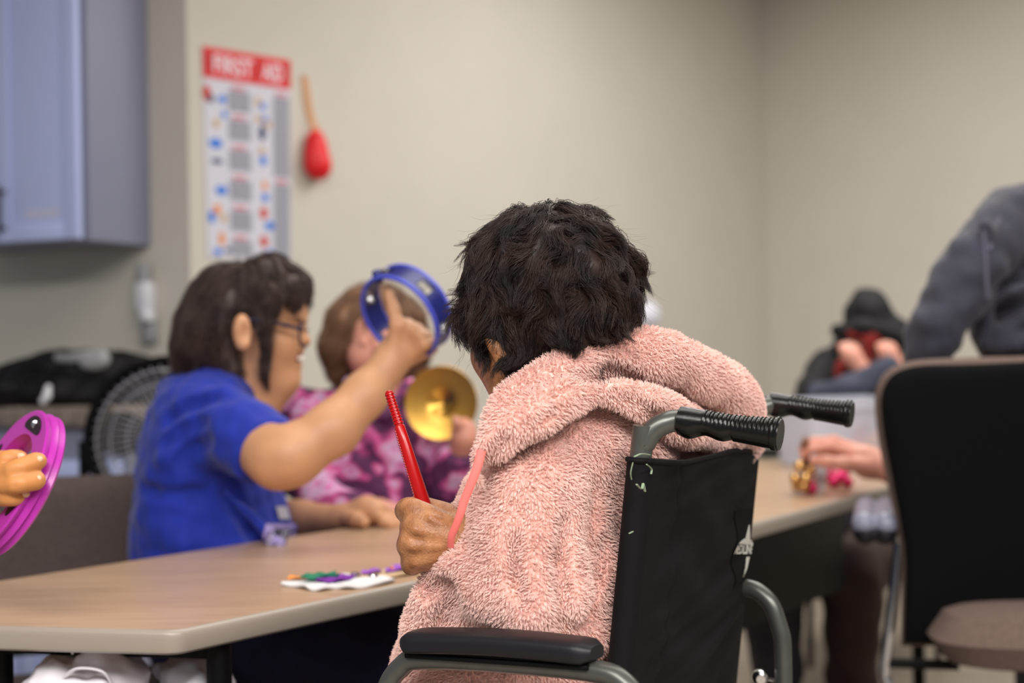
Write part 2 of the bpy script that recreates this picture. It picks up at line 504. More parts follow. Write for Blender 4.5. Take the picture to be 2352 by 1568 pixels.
foam_purple = mat('purple_glitter_foam', (120, 40, 160), 0.4, vary=0.4, scale=400)
foam_lilac = mat('lilac_foam', (150, 80, 196), 0.6)
foam_green = mat('green_foam', (12, 124, 92), 0.5, vary=0.1, scale=100)
foam_orange = mat('orange_foam', (240, 150, 60), 0.6)
orange_strap = mat('orange_strap', (244, 186, 138), 0.7)
wood_dark = mat('brown_wood', (112, 66, 30), 0.4, vary=0.2, scale=30)

def floral():
    m = bpy.data.materials.new('floral_print'); m.use_nodes = True
    nt = m.node_tree; b = nt.nodes['Principled BSDF']; b.inputs['Roughness'].default_value = 0.8
    tc = nt.nodes.new('ShaderNodeTexCoord')
    n0 = nt.nodes.new('ShaderNodeTexNoise'); n0.inputs['Scale'].default_value = 9
    mx = nt.nodes.new('ShaderNodeMixRGB'); mx.inputs[0].default_value = 0.26
    nt.links.new(tc.outputs['Object'], n0.inputs['Vector']); nt.links.new(tc.outputs['Object'], mx.inputs[1]); nt.links.new(n0.outputs['Color'], mx.inputs[2])
    vo = nt.nodes.new('ShaderNodeTexVoronoi'); vo.inputs['Scale'].default_value = 12
    nt.links.new(mx.outputs[0], vo.inputs['Vector'])
    n1 = nt.nodes.new('ShaderNodeTexNoise'); n1.inputs['Scale'].default_value = 20; n1.inputs['Detail'].default_value = 3
    nt.links.new(tc.outputs['Object'], n1.inputs['Vector'])
    ad = nt.nodes.new('ShaderNodeMath'); ad.operation = 'MULTIPLY_ADD'; ad.inputs[1].default_value = 0.85
    nt.links.new(n1.outputs['Fac'], ad.inputs[0]); nt.links.new(vo.outputs['Distance'], ad.inputs[2])
    r = nt.nodes.new('ShaderNodeValToRGB'); el = r.color_ramp.elements
    stops = [(0.36, (44, 16, 42)), (0.46, (126, 34, 92)), (0.55, (196, 52, 130)), (0.66, (214, 120, 178)), (0.78, (206, 176, 206)), (0.90, (216, 84, 150)), (1.0, (90, 40, 84))]
    el[0].position = stops[0][0]; el[0].color = (*lin(stops[0][1]), 1)
    el[1].position = stops[-1][0]; el[1].color = (*lin(stops[-1][1]), 1)
    for p_, c_ in stops[1:-1]:
        e = el.new(p_); e.color = (*lin(c_), 1)
    nt.links.new(ad.outputs[0], r.inputs['Fac']); nt.links.new(r.outputs['Color'], b.inputs['Base Color'])
    return m
floral_m = floral()

def stripes():
    """fine printed text lines on the poster"""
    m = bpy.data.materials.new('printed_lines'); m.use_nodes = True
    nt = m.node_tree; b = nt.nodes['Principled BSDF']; b.inputs['Roughness'].default_value = 0.6
    tc = nt.nodes.new('ShaderNodeTexCoord'); wv = nt.nodes.new('ShaderNodeTexWave')
    wv.wave_type = 'BANDS'; wv.bands_direction = 'Z'; wv.inputs['Scale'].default_value = 42; wv.inputs['Distortion'].default_value = 0.4
    nt.links.new(tc.outputs['Object'], wv.inputs['Vector'])
    r = nt.nodes.new('ShaderNodeValToRGB'); r.color_ramp.elements[0].position = 0.35; r.color_ramp.elements[1].position = 0.7
    r.color_ramp.elements[0].color = (*lin((112, 112, 126)), 1); r.color_ramp.elements[1].color = (*lin((190, 190, 204)), 1)
    nt.links.new(wv.outputs['Fac'], r.inputs['Fac']); nt.links.new(r.outputs['Color'], b.inputs['Base Color'])
    return m
stripe_m = stripes()

# ------------------------------------------------------------------ the room
c1 = np.array([-1.1445, 4.5, 0]); u1 = nz([0.92, -0.39, 0])          # wall behind the cupboard
k1 = np.array([-1.0, 4.44, 0]); u2 = nz([0.643, 0.766, 0])           # poster wall, from the corner on the left
k2 = np.array([1.293, 7.17, 0]); u3 = nz([0.766, -0.643, 0])         # right wall, from the far corner
H = 3.0
def wall(name, a, b, inward):
    mb = MB(); a = np.asarray(a, float); b = np.asarray(b, float); mid = (a + b) / 2 - np.asarray(inward) * 0.05
    mb.box(mid + np.array([0, 0, H/2]), np.linalg.norm(b - a), 0.1, H, X=b - a, Y=inward)
    o = mb.build(name, wall_m, None, smooth=False, centre=True); o['kind'] = 'structure'; return o
n2 = np.array([u2[1], -u2[0], 0]); n1 = -np.array([-u1[1], u1[0], 0]); n3 = -np.array([-u3[1], u3[0], 0])
wall('wall_left', k1 - u1 * 2.6, k1, n1)
wall('wall_back', k1, k2, n2)
wall('wall_right', k2 - u3*0.0, k2 + u3 * 6.0, n3)
mb = MB(); mb.box((0.9, 3.2, -0.05), 9.5, 9.5, 0.1); o = mb.build('floor', floor_m, None, False, True); o['kind'] = 'structure'
mb = MB(); mb.box((0.9, 3.2, H + 0.05), 9.5, 9.5, 0.1); o = mb.build('ceiling', ceil_m, None, False, True); o['kind'] = 'structure'
def skirting(name, a, b, nrm):
    mb = MB(); mb.box((a + b) / 2 + nrm * 0.006 + np.array([0, 0, 0.05]), np.linalg.norm(b - a), 0.012, 0.1, X=b - a, Y=nrm)
    o = mb.build(name, mat('skirting_vinyl', (92, 84, 78), 0.6), None, False, True); o['kind'] = 'structure'
skirting('baseboard_back', k1, k2, n2); skirting('baseboard_right', k2, k2 + u3 * 6.0, n3)

# ------------------------------------------------------------------ tables
def round_poly(pts, rads, n=7):
    out = []; N = len(pts)
    for i in range(N):
        p = np.asarray(pts[i][:2], float); a = nz(np.asarray(pts[i-1][:2]) - p); b = nz(np.asarray(pts[(i+1) % N][:2]) - p)
        ang = math.acos(np.clip(a @ b, -1, 1)); t = rads[i] / math.tan(ang / 2)
        c = p + nz(a + b) * rads[i] / math.sin(ang / 2)
        s, e = p + a * t, p + b * t
        a0 = math.atan2(*(s - c)[::-1]); a1 = math.atan2(*(e - c)[::-1])
        d = (a1 - a0 + PI) % (2*PI) - PI
        for k in range(n + 1):
            q = a0 + d * k / n; out.append(c + rads[i] * np.array([math.cos(q), math.sin(q)]))
    return np.array(out)
def table(label, pts, rads, z, legs, apron=None):
    poly = round_poly(pts, rads)
    if np.sum(poly[:, 0] * np.roll(poly[:, 1], -1) - np.roll(poly[:, 0], -1) * poly[:, 1]) < 0: poly = poly[::-1]
    N = len(poly)
    d0 = np.roll(poly, -1, 0) - poly; d0 /= np.linalg.norm(d0, axis=1, keepdims=True) + 1e-9
    d1 = np.roll(d0, 1, 0); nm = np.stack([-(d0[:, 1] + d1[:, 1]), d0[:, 0] + d1[:, 0]], 1); nm /= np.linalg.norm(nm, axis=1, keepdims=True)
    t = thing('table', (*poly.mean(0), 0), label, 'table')
    def ringpts(ins, zz): return [np.array([*(poly[i] + nm[i] * ins), zz]) for i in range(N)]
    # laminate top
    v = ringpts(0.007, z) + ringpts(0.007, z - 0.02); mb = MB()
    mb.add(v, [tuple(range(N)), tuple(range(N, 2*N))[::-1]] + [(i, N + i, N + (i+1) % N, (i+1) % N) for i in range(N)])
    mb.build('tabletop', wood_m, t, smooth=False)
    prof = [(0.0072, z + 0.0004), (0.0045, z), (0.0022, z - 0.0016), (0.0006, z - 0.005), (0, z - 0.010), (0, z - 0.022), (0.0012, z - 0.027), (0.005, z - 0.030), (0.03, z - 0.030)]
    v = []; f = []
    for ins, zz in prof: v += ringpts(ins, zz)
    for i in range(len(prof) - 1):
        for j in range(N): f.append((i*N + j, (i+1)*N + j, (i+1)*N + (j+1) % N, i*N + (j+1) % N))
    mb = MB(); mb.add(v, f); mb.build('edge_band', edge_m, t)
    for (x, y) in legs:
        mb = MB(); mb.tube([(x, y, z - 0.03), (x, y, 0.03)], 0.0165, 16); mb.lathe([(0.0, 0.03), (0.03, 0.028), (0.034, 0.01), (0.03, 0.0), (0, 0)], (x, y, 0), (0, 0, 1), 16)
        mb.build('leg', blk_m, t)
    if apron:
        for a, b in apron:
            a = np.array(a); b = np.array(b); mb = MB()
            mb.box(np.array([*(a + b) / 2, z - 0.03 - 0.0125]), np.linalg.norm(b - a), 0.02, 0.025, X=np.array([*(b - a), 0]), Y=np.array([-(b-a)[1], (b-a)[0], 0]), bev=0.003)
            mb.build('frame_rail', blk_m, t)
    return t
TZ = 0.742
A0 = on_z(404, 1450, TZ)[:2]; N0 = on_z(0, 1440, TZ)[:2]; R0 = on_z(930, 1341, TZ)[:2]
L0 = on_z(0, 1335, TZ)[:2]; L1 = on_z(680, 1236, TZ)[:2]; FC = on_z(812, 1209, TZ)[:2]
def isect(a, b, c, d):
    u = b - a; v = d - c; q = np.cross(u, v); return a + u * (np.cross(c - a, v) / q)
LC = isect(A0, N0, L0, L1)
R1 = A0 + (R0 - A0) / np.linalg.norm(R0 - A0) * 0.86
F1 = on_z(1120, 1190, TZ)[:2]; F2 = F1 + np.array([0.10, -0.10])
R1 = A0 + (R0 - A0) / np.linalg.norm(R0 - A0) * 0.95
ld = nz(R0 - A0); ln = np.array([-ld[1], ld[0]])
lega = A0 + ld * 0.02 + ln * 0.055; 
legb = LC + ld * 0.22 + np.array([0.07, -0.03])
table('light wood laminate table in front of the person in blue, with paper cut-outs on it', [LC, A0, R1, F1, FC], [0.03, 0.03, 0.03, 0.03, 0.03], TZ,
      [on_z(356, 1450, TZ)[:2] + ld * 0.10 + np.array([-.005, 0.02]), np.array([-0.69, 1.90]), FC + np.array([0.06, -0.06]), R1 + ln * 0.14],
      [(on_z(356, 1450, TZ)[:2] + ld * 0.10 + np.array([-.005, 0.02]), np.array([-0.69, 1.90]))])
T0 = on_z(1738, 1200, TZ)[:2]; T1 = on_z(2036, 1119, TZ)[:2]
td = nz(T1 - T0); tn = np.array([-td[1], td[0]])
if tn[0] > 0: tn = -tn
Ta = T0 - td * 0.06; Tb = T1 + td * 0.62; Tc = Tb + tn * 0.66; Td = Ta + tn * 0.42
rt = table('light wood laminate table at the right, carrying a clear bin and small bells', [Ta, Tb, Tc, Td], [0.03] * 4, TZ,
      [Ta + td * 0.1 + tn * 0.1, Tb - td * 0.1 + tn * 0.1, Tc - td * 0.1 - tn * 0.1, Td + td * 0.1 - tn * 0.1])
mb = MB(); a = np.array([*(Ta + td * 0.12 + tn * 0.30), 0]); b = np.array([*(Tb - td * 0.12 + tn * 0.30), 0])
mb.box((a + b) / 2 + np.array([0, 0, 0.56]), np.linalg.norm(b - a), 0.016, 0.30, X=b - a, Y=np.array([*tn, 0]), bev=0.004)
mb.build('added_dark_panel', blk_m, rt)  # black panel added to keep the space under the table dark

# ------------------------------------------------------------------ wall cupboard, counter
cab = thing('wall_cabinet', P(190, 550, 4.2), 'grey painted wall cabinet hanging at upper left with white strip on its door', 'cabinet')
c0 = P(190, 550, 4.2); side = np.array([-u1[1], u1[0], 0]); fx = -u1            # side = into the wall, fx = towards the left
CW, CH, CD = 0.62, 1.0, 0.335
def cabpt(x, y, zz): return c0 + fx * x + side * y + np.array([0, 0, zz])
mb = MB(); mb.box(cabpt(CW/2 + 0.0, CD/2 + 0.02, CH/2), CW, CD - 0.02, CH, X=fx, Y=side, bev=0.003); mb.build('carcass', cab_side, cab)
# two shaker doors
for dx, nm in ((0.004, 'door'), (0.312, 'door')):
    wd = 0.304
    mb = MB(); mb.box(cabpt(dx + wd/2, -0.002, CH/2), wd, 0.018, CH - 0.006, X=fx, Y=side, bev=0.002)
    fr = 0.052
    for (x, zc, sx, sz) in ((fr/2, CH/2, fr, CH - 0.006), (wd - fr/2, CH/2, fr, CH - 0.006), (wd/2, fr/2 + .003, wd - 2*fr, fr), (wd/2, CH - fr/2 - .003, wd - 2*fr, fr)):
        mb.box(cabpt(dx + x, -0.0135, zc), sx, 0.006, sz, X=fx, Y=side, bev=0.0015)
    dr = mb.build(nm, cab_m, cab)
    if dx < 0.1:
        mb = MB(); hx = wd - 0.028
        mb.tube([cabpt(hx, -0.045, 0.03), cabpt(hx, -0.045, 0.17)], 0.006, 10)
        for zz in (0.045, 0.155): mb.tube([cabpt(hx, -0.012, zz), cabpt(hx, -0.045, zz)], 0.005, 8)
        mb.build('handle', mat('dark_bronze', (52, 44, 58), 0.3, metal=0.8), dr)
        mb = MB(); mb.box(cabpt(0.137, -0.0115, 0.084), 0.125, 0.0012, 0.027, X=fx, Y=side)
        o = mb.build('label_strip', mat('label_strip_white', (206, 206, 232), 0.4), dr, smooth=False); o['label'] = 'pale blank label strip'

cz = 0.94; cf = np.array([*P(200, 934, 3.9)[:2], 0])
cn = side                                               # towards the wall
ctr = thing('kitchen_counter', cf, 'speckled counter with grey base cupboards under the wall cabinet', 'counter')
def ctp(x, y, zz): return cf + u1 * x + cn * y + np.array([0, 0, zz])
mb = MB(); mb.box(ctp(-0.63, 0.27, cz - 0.0275), 1.5, 0.54, 0.055, X=u1, Y=cn, bev=0.008); mb.build('worktop', counter_m, ctr)
mb = MB(); mb.box(ctp(-0.63, 0.285, (cz - 0.055) / 2 + 0.05), 1.46, 0.48, cz - 0.055 - 0.1, X=u1, Y=cn); mb.box(ctp(-0.63, 0.31, 0.05), 1.42, 0.42, 0.1, X=u1, Y=cn); mb.build('base_carcass', cab_side, ctr, smooth=False)
for i in range(4):
    x = -0.63 - 0.54 + 0.36 * i
    mb = MB(); mb.box(ctp(x, 0.036, 0.46), 0.35, 0.018, 0.66, X=u1, Y=cn, bev=0.002)
    for q in (-1, 1): mb.box(ctp(x + q * 0.15, 0.025, 0.46), 0.05, 0.006, 0.66, X=u1, Y=cn, bev=0.001)
    for q in (-1, 1): mb.box(ctp(x, 0.025, 0.46 + q * 0.305), 0.25, 0.006, 0.05, X=u1, Y=cn, bev=0.001)
    mb.build('door', cab_m, ctr)

# soap dispenser on the wall strip
sp = on_wall(347, 690, k1, u1)
sd = thing('soap_dispenser', sp, 'small white wall dispenser on the beige wall left of the person in blue', 'dispenser')
S = lambda x, y, zz: sp + u1 * x + n1 * y + np.array([0, 0, zz])
mb = MB(); mb.box(S(0, 0.028, 0.01), 0.052, 0.056, 0.10, X=u1, Y=n1, bev=0.012); mb.build('body', white_plastic, sd)
mb = MB(); mb.lathe([(0, 0.062), (0.018, 0.06), (0.024, 0.045), (0.024, 0.0), (0, 0)], S(-0.004, 0.03, 0.055), (0, 0, 1), 16); mb.build('refill_bottle', grey_pad, sd)
mb = MB(); mb.box(S(0.02, 0.045, -0.05), 0.034, 0.05, 0.036, X=u1, Y=n1, bev=0.008); mb.build('push_lever', white_plastic, sd)
mb = MB(); mb.box(S(0.006, 0.02, -0.10), 0.05, 0.04, 0.07, X=u1, Y=n1, bev=0.01); mb.build('drip_tray', grey_pad, sd)

# black bag on the counter
bp = P(150, 900, 4.05); bp[2] = cz
bag = thing('duffel_bag', bp, 'black zipped bag lying on the counter', 'bag')
s = SDF(); B = lambda px, py, d=4.12: P(px, py, d)
s.ell(B(160, 900), (0.23, 0.13, 0.075), k=0.04); s.ell(B(40, 900), (0.12, 0.12, 0.07), k=0.04); s.ell(B(250, 880), (0.15, 0.11, 0.075), k=0.05)
s.ell(B(190, 850), (0.12, 0.10, 0.055), k=0.05); s.ell(B(120, 845), (0.06, 0.1, 0.05), k=0.03); s.ell(B(60, 870), (0.07, 0.1, 0.05), k=0.03); s.ell(B(310, 860), (0.05, 0.09, 0.05), k=0.04)
s.post.append(wob(0.09, 0.006, 2)); s.post.append(lambda X, Y, Z: np.maximum(0, (cz + 0.002) - Z) * 60)
s.mesh('bag_body', 0.006, bag_m, bag)
mb = MB(); mb.tube(spline([P(128, 822, 4.04), P(165, 822, 4.0), P(200, 815, 3.99), P(240, 818, 4.0)], 6), [0.006] * 19, 8, flat=2.2); mb.build('carry_strap', grey_pad, bag)
s = SDF(); s.ell(P(215, 830, 4.0), (0.042, 0.02, 0.026), k=0.01); s.ell(P(232, 822, 4.0), (0.024, 0.02, 0.024), k=0.015)
s.mesh('highlight_pad', 0.003, grey_pad, bag)  # pale oval highlight on the bag, built as a grey pad
mb = MB(); mb.tube([P(112, 885, 3.97), P(108, 910, 3.96), P(96, 925, 3.96)], [0.008, 0.013, 0.009], 10); mb.build('zip_pull', white_plastic, bag)
mb = MB(); mb.tube(spline([P(20, 880, 4.0), P(70, 845, 3.99), P(160, 860, 3.98), P(300, 868, 4.0)], 8), 0.004, 8); mb.build('zip_piping', blk_m, bag)

# fan
fn_o = P(388, 1008, 3.36); fax = nz([0.10, -0.96, 0.05])
fan = thing('drum_fan', (fn_o[0], fn_o[1], 0), 'round black drum fan on the floor behind the person in blue', 'fan')
fu = nz(np.cross((0, 0, 1), fax)); fw = np.cross(fax, fu); FR = 0.198
mb = MB(); prof = [(FR - 0.03, 0.0), (FR - 0.012, 0.012), (FR, 0.0), (FR, -0.14), (FR - 0.01, -0.15), (FR - 0.02, -0.14), (FR - 0.018, -0.02), (FR - 0.03, 0.0)]
mb.lathe(prof, fn_o, fax, 64); mb.build('drum', blk_m, fan)
mb = MB()
for i in range(48):
    a = 2*PI*i/48; d = math.cos(a) * fu + math.sin(a) * fw; d2 = math.cos(a + 0.25) * fu + math.sin(a + 0.25) * fw
    mb.tube([fn_o + d * 0.05 + fax * 0.05, fn_o + (d + d2) / 2 * 0.13 + fax * 0.034, fn_o + d2 * (FR - 0.016) + fax * 0.0], 0.0017, 5, caps=False)
for rr, hh in ((0.09, 0.044), (0.13, 0.034), (0.165, 0.018)):
    mb.tube([fn_o + fax * hh + rr * (math.cos(a) * fu + math.sin(a) * fw) for a in np.linspace(0, 2*PI, 49)], 0.0018, 5, caps=False)
mb.build('front_grille', fan_grey, fan)
mb = MB(); mb.lathe([(0.062, 0.048), (0.058, 0.060), (0.03, 0.066), (0, 0.067)], fn_o, fax, 32); mb.build('grille_badge', blk_m, fan)
for i in range(5):
    a0 = 2*PI*i/5 + 0.5; mb = MB(); v = []; f = []
    for j in range(7):
        r_ = 0.03 + 0.135 * j / 6; wd = 0.35 + 0.25 * math.sin(PI * j / 6)
        for k in range(5):
            a = a0 + wd * (k / 4 - 0.5) * 1.6; d = math.cos(a) * fu + math.sin(a) * fw
            v.append(fn_o + d * r_ + fax * (-0.075 + 0.03 * (k / 4 - 0.5)))
    for j in range(6):
        for k in range(4): f.append((j*5 + k, j*5 + k + 1, (j+1)*5 + k + 1, (j+1)*5 + k))
    b0 = np.array(v) - fax * 0.003; nb = len(v)
    mb.add(v + list(b0), f + [tuple(x + nb for x in q)[::-1] for q in f]); mb.build('blade', black_plastic, fan)
mb = MB(); mb.lathe([(0.0, -0.04), (0.035, -0.045), (0.04, -0.09), (0.03, -0.16), (0, -0.17)], fn_o, fax, 24); mb.build('motor', blk_m, fan)
mb = MB()
for q in (-1, 1):
    sx = fn_o + fu * q * (FR + 0.012) - fax * 0.07
    mb.tube(spline([sx, sx + np.array([0, 0, -0.25]), np.array([sx[0], sx[1], 0.12]), np.array([sx[0], sx[1], 0.015])], 6), 0.012, 10)
    ft = np.array([sx[0], sx[1], 0.015]); mb.tube([ft + fax * 0.2, ft - fax * 0.2], 0.014, 10)
mb.tube([np.array([*(fn_o + fu * (FR + 0.012) - fax * 0.07)[:2], 0.03]), np.array([*(fn_o - fu * (FR + 0.012) - fax * 0.07)[:2], 0.03])], 0.012, 10)
mb.build('stand', blk_m, fan)

# ------------------------------------------------------------------ poster and wall things
def flat_text(txt, size=1.0, offset=0.0, shear=0.0, spacing=1.0):
    cu = bpy.data.curves.new('t', 'FONT'); cu.body = txt; cu.size = size; cu.offset = offset; cu.shear = shear; cu.space_character = spacing
    cu.resolution_u = 4; cu.fill_mode = 'FRONT'
    ob = bpy.data.objects.new('t', cu); COL.objects.link(ob)
    bpy.context.view_layer.update()
    me = bpy.data.meshes.new_from_object(ob.evaluated_get(bpy.context.evaluated_depsgraph_get()))
    v = np.array([x.co[:] for x in me.vertices]); f = [tuple(p.vertices) for p in me.polygons]
    bpy.data.objects.remove(ob); bpy.data.curves.remove(cu); bpy.data.meshes.remove(me)
    return v, f
def fit(v, x0, x1, y0, y1):
    a, b = v.min(0), v.max(0); q = v.copy()
    q[:, 0] = x0 + (v[:, 0] - a[0]) / (b[0] - a[0]) * (x1 - x0); q[:, 1] = y0 + (v[:, 1] - a[1]) / (b[1] - a[1]) * (y1 - y0)
    return q
PT = [on_wall(463, 106, k1, u2), on_wall(665, 139, k1, u2), on_wall(666, 602, k1, u2), on_wall(476, 591, k1, u2)]
def pst(u, v, lift=0.0):
    a = PT[0] * (1-u) + PT[1] * u; b = PT[3] * (1-u) + PT[2] * u
    return a * (1-v) + b * v + n2 * (0.004 + lift)
po = thing('first_aid_poster', PT[3], 'first aid poster with red header on the beige wall', 'poster')
def patch(rects, lift, th=0.0015):
    mb = MB()
    for (u0, u1_, v0, v1) in rects:
        v = [pst(u0, v1, lift), pst(u1_, v1, lift), pst(u1_, v0, lift), pst(u0, v0, lift)]
        bk = [x - n2 * th for x in v]
        mb.add(v + bk, [(0, 1, 2, 3), (7, 6, 5, 4), (0, 4, 5, 1), (1, 5, 6, 2), (2, 6, 7, 3), (3, 7, 4, 0)])
    return mb
patch([(0, 1, 0, 1)], 0, 0.003).build('sheet', paper_white, po, smooth=False)
hd = patch([(0.0, 1.0, 0.0, 0.145)], 0.002).build('header', mat('poster_red', (226, 40, 44), 0.6), po, smooth=False)
for ba, bb in ((0.045, 0.085), (0.935, 0.965)): patch([(ba, bb, 0.02, 0.125)], 0.003).build('bracket', mat('poster_dark_red', (176, 8, 10), 0.6), hd, smooth=False)
mb = MB(); q = [pst(0.565, 0.125, 0.003), pst(0.60, 0.125, 0.003), pst(0.64, 0.02, 0.003), pst(0.605, 0.02, 0.003)]; mb.add(q + [x - n2 * 0.001 for x in q], [(0, 1, 2, 3), (0, 4, 5, 1), (1, 5, 6, 2), (2, 6, 7, 3), (3, 7, 4, 0)])
mb.build('slash', mat('poster_dark_red', (176, 8, 10)), hd, smooth=False)
for txt, ua, ub in (('FIRST', 0.11, 0.55), ('AID', 0.66, 0.90)):
    v, f = flat_text(txt, 1, 0.02); q = fit(v, ua, ub, 0.118, 0.03)
    mb = MB(); mb.add([pst(x[0], x[1], 0.0035) for x in q], f); mb.build('lettering', mat('poster_white', (240, 226, 236), 0.6), hd, smooth=False)
for va in (0.17, 0.31, 0.455, 0.60, 0.745, 0.89):
    ve = min(va + 0.118, 0.985)
    patch([(0.27, 0.52, va + 0.02, ve)], 0.002).build('text_block', stripe_m, po, smooth=False)
    patch([(0.31, 0.46, va, va + 0.014)], 0.002).build('heading', mat('poster_pink', (220, 120, 136), 0.6), po, smooth=False)
for va, ve in ((0.17, 0.585), (0.60, 0.985)):
    patch([(0.79, 0.985, va + 0.02, ve)], 0.002).build('text_block', stripe_m, po, smooth=False)
    patch([(0.82, 0.95, va, va + 0.014)], 0.002).build('heading', mat('poster_pink', (220, 120, 136)), po, smooth=False)
pc = {'b': mat('ink_blue', (20, 120, 226), 0.6), 'r': mat('ink_red', (206, 52, 32), 0.6), 'o': mat('ink_orange', (234, 150, 90), 0.6), 'd': mat('ink_navy', (34, 52, 104), 0.6), 't': mat('ink_tan', (206, 172, 130), 0.6)}
for (px, py, rx, ry, cc) in ((472, 212, 8, 18, 'r'), (480, 225, 7, 10, 'd'), (506, 227, 9, 9, 'b'), (491, 282, 7, 10, 't'), (510, 262, 6, 8, 'b'), (489, 328, 15, 11, 'b'), (491, 369, 13, 6, 'd'), (500, 436, 14, 10, 'b'),
                             (489, 480, 9, 12, 'o'), (476, 497, 7, 14, 'b'), (504, 500, 7, 10, 't'), (498, 547, 7, 16, 'o'), (488, 577, 9, 8, 'b'), (511, 573, 8, 5, 'd'),
                             (589, 232, 6, 12, 't'), (600, 243, 7, 8, 'b'), (590, 272, 9, 8, 't'), (604, 272, 6, 8, 'b'), (598, 304, 8, 18, 'd'), (612, 285, 8, 8, 't'), (597, 345, 8, 8, 't'), (600, 367, 8, 12, 'b'), (603, 425, 6, 12, 'o'), (604, 452, 9, 9, 'b'), (600, 488, 9, 14, 'r'), (614, 517, 11, 10, 'b'), (600, 553, 9, 14, 'r'), (614, 580, 10, 9, 'b')):
    u = (px - 465) / 203; v = (py - 105 - 33 * u) / (485 - 23 * u); mb = MB(); n = 20
    ring = [pst(u + rx / 203 * math.cos(2*PI*i/n), v + ry / 480 * math.sin(2*PI*i/n), 0.002) for i in range(n)]
    mb.add(ring + [x - n2 * 0.0015 for x in ring], [tuple(range(n))[::-1]] + [(i, (i+1) % n, n + (i+1) % n, n + i) for i in range(n)])
    mb.build('illustration', pc[cc], po, smooth=False)

rq = on_wall(713, 360, k1, u2)
def rp(px, py, off=0.03): return on_wall(px, py, k1, u2) + n2 * off
hp = thing('hanging_pouch', rq, 'red egg-shaped pouch hanging from a peach strap beside the poster', 'pouch')
s = SDF(); s.ell(rp(712, 375, 0.035), (0.05, 0.035, 0.058), yaw=math.atan2(u2[1], u2[0]), k=0.03); s.ell(rp(712, 330, 0.03), (0.035, 0.03, 0.045), yaw=math.atan2(u2[1], u2[0]), k=0.04)
s.ell(rp(718, 385, 0.045), (0.032, 0.032, 0.04), yaw=math.atan2(u2[1], u2[0]), k=0.02)
s.mesh('pouch', 0.004, mat('red_fabric', (232, 20, 30), 0.5, vary=0.08, scale=30), hp)
mb = MB(); mb.tube(spline([rp(695, 172, 0.008), rp(699, 220, 0.012), rp(706, 265, 0.014), rp(712, 305, 0.03)], 5), 0.003, 10, flat=4.2); mb.build('strap', orange_strap, hp)
mb = MB(); mb.tube([rp(695, 174, 0.0), rp(695, 174, 0.022)], 0.004, 8); mb.build('peg', white_plastic, hp)

wq = on_wall(1450, 724, k1, u2)
wb = thing('wall_globe', wq, 'round white globe on the wall just right of the black hair', 'globe')
mb = MB(); R_ = 0.066; prof = [(R_ * math.sin(t), 0.075 - R_ * math.cos(t)) for t in np.linspace(0.12, PI, 18)]
mb.lathe([(0.035, 0.0), (0.04, 0.004), (0.034, 0.012)], wq, n2, 28); mb.build('base_plate', white_plastic, wb)
mb = MB(); mb.lathe(prof, wq, n2, 32); mb.build('dome', mat('white_globe', (232, 232, 246), 0.3), wb)

# ------------------------------------------------------------------ wheelchair
WA = nz([0.42, 0.907, 0])          # across the chair, away from the camera
WB = nz([0.907, -0.42, 0])         # towards the back of the chair
UP = np.array([0, 0, 1.0])
WID = 0.42
wc0 = P(1472, 1045, 1.50); hgrip = P(1562, 966, 1.50)
wc = thing('wheelchair', (wc0[0] + WA[0]*0.19 - WB[0]*0.2, wc0[1] + WA[1]*0.19 - WB[1]*0.2, 0), 'black canvas wheelchair with grey tubes, carrying the person in pink fleece', 'wheelchair')
lean = -WB * 0.12 - UP               # downwards along the cane
lean = nz(lean)
zt = wc0[2]
for sd in (0, 1):
    o = WA * (WID * sd)
    c_top = wc0 + o
    pts = [c_top + lean * 0.83, c_top + lean * 0.4, c_top, P(1478, 1024, 1.499) + o, P(1498, 990, 1.4985) + o, P(1531, 970, 1.498) + o, hgrip + o - WB * 0.012 * sd, hgrip + WB * (0.03 - 0.012 * sd) - UP * 0.004 + o]
    mb = MB(); mb.tube(spline(pts, 7), 0.0118, 16); cane = mb.build('back_cane', tube_m, wc)
    g0 = hgrip + o - WB * 0.012 * sd; gd = nz(WB * 0.105 + UP * (-0.013)); L = 0.108
    n = 90; mb = MB(); v = []; f = []; seg = 28
    ga = WA; gb = np.cross(gd, ga)
    if gb[2] < 0: gb = -gb
    for i in range(n + 1):
        t = i / n
        for j in range(seg):
            a = 2 * PI * j / seg; up = math.sin(a)
            r = 0.0145 + 0.0012 * math.cos(2*PI*(t - 0.0) * 1.0)
            if t < 0.05: r = 0.0156
            if up < -0.1: r += 0.0022 * (-up) * (math.sin(2*PI * (t - 0.02) * 3.0) if t < 0.55 else 0.35)       # finger bumps underneath
            if t > 0.24 and up > 0.0: r += 0.0010 * (1 if math.sin(2*PI * t * 24) > 0 else -0.4) * min(1, up * 2)  # ribs on top
            if t > 0.93: r += 0.0016
            if t > 0.985: r *= 0.93
            v.append(g0 + gd * L * t + r * (math.cos(a) * ga + up * gb))
    for i in range(n):
        for j in range(seg): f.append((i*seg + j, i*seg + (j+1) % seg, (i+1)*seg + (j+1) % seg, (i+1)*seg + j))
    f.append(tuple(range(seg))[::-1]); f.append(tuple(n*seg + j for j in range(seg)))
    mb.add(v, f); g = mb.build('hand_grip', mat('black_rubber_grip', (9, 9, 9), 0.26, spec=0.4, bump=0.1, bscale=300), wc)
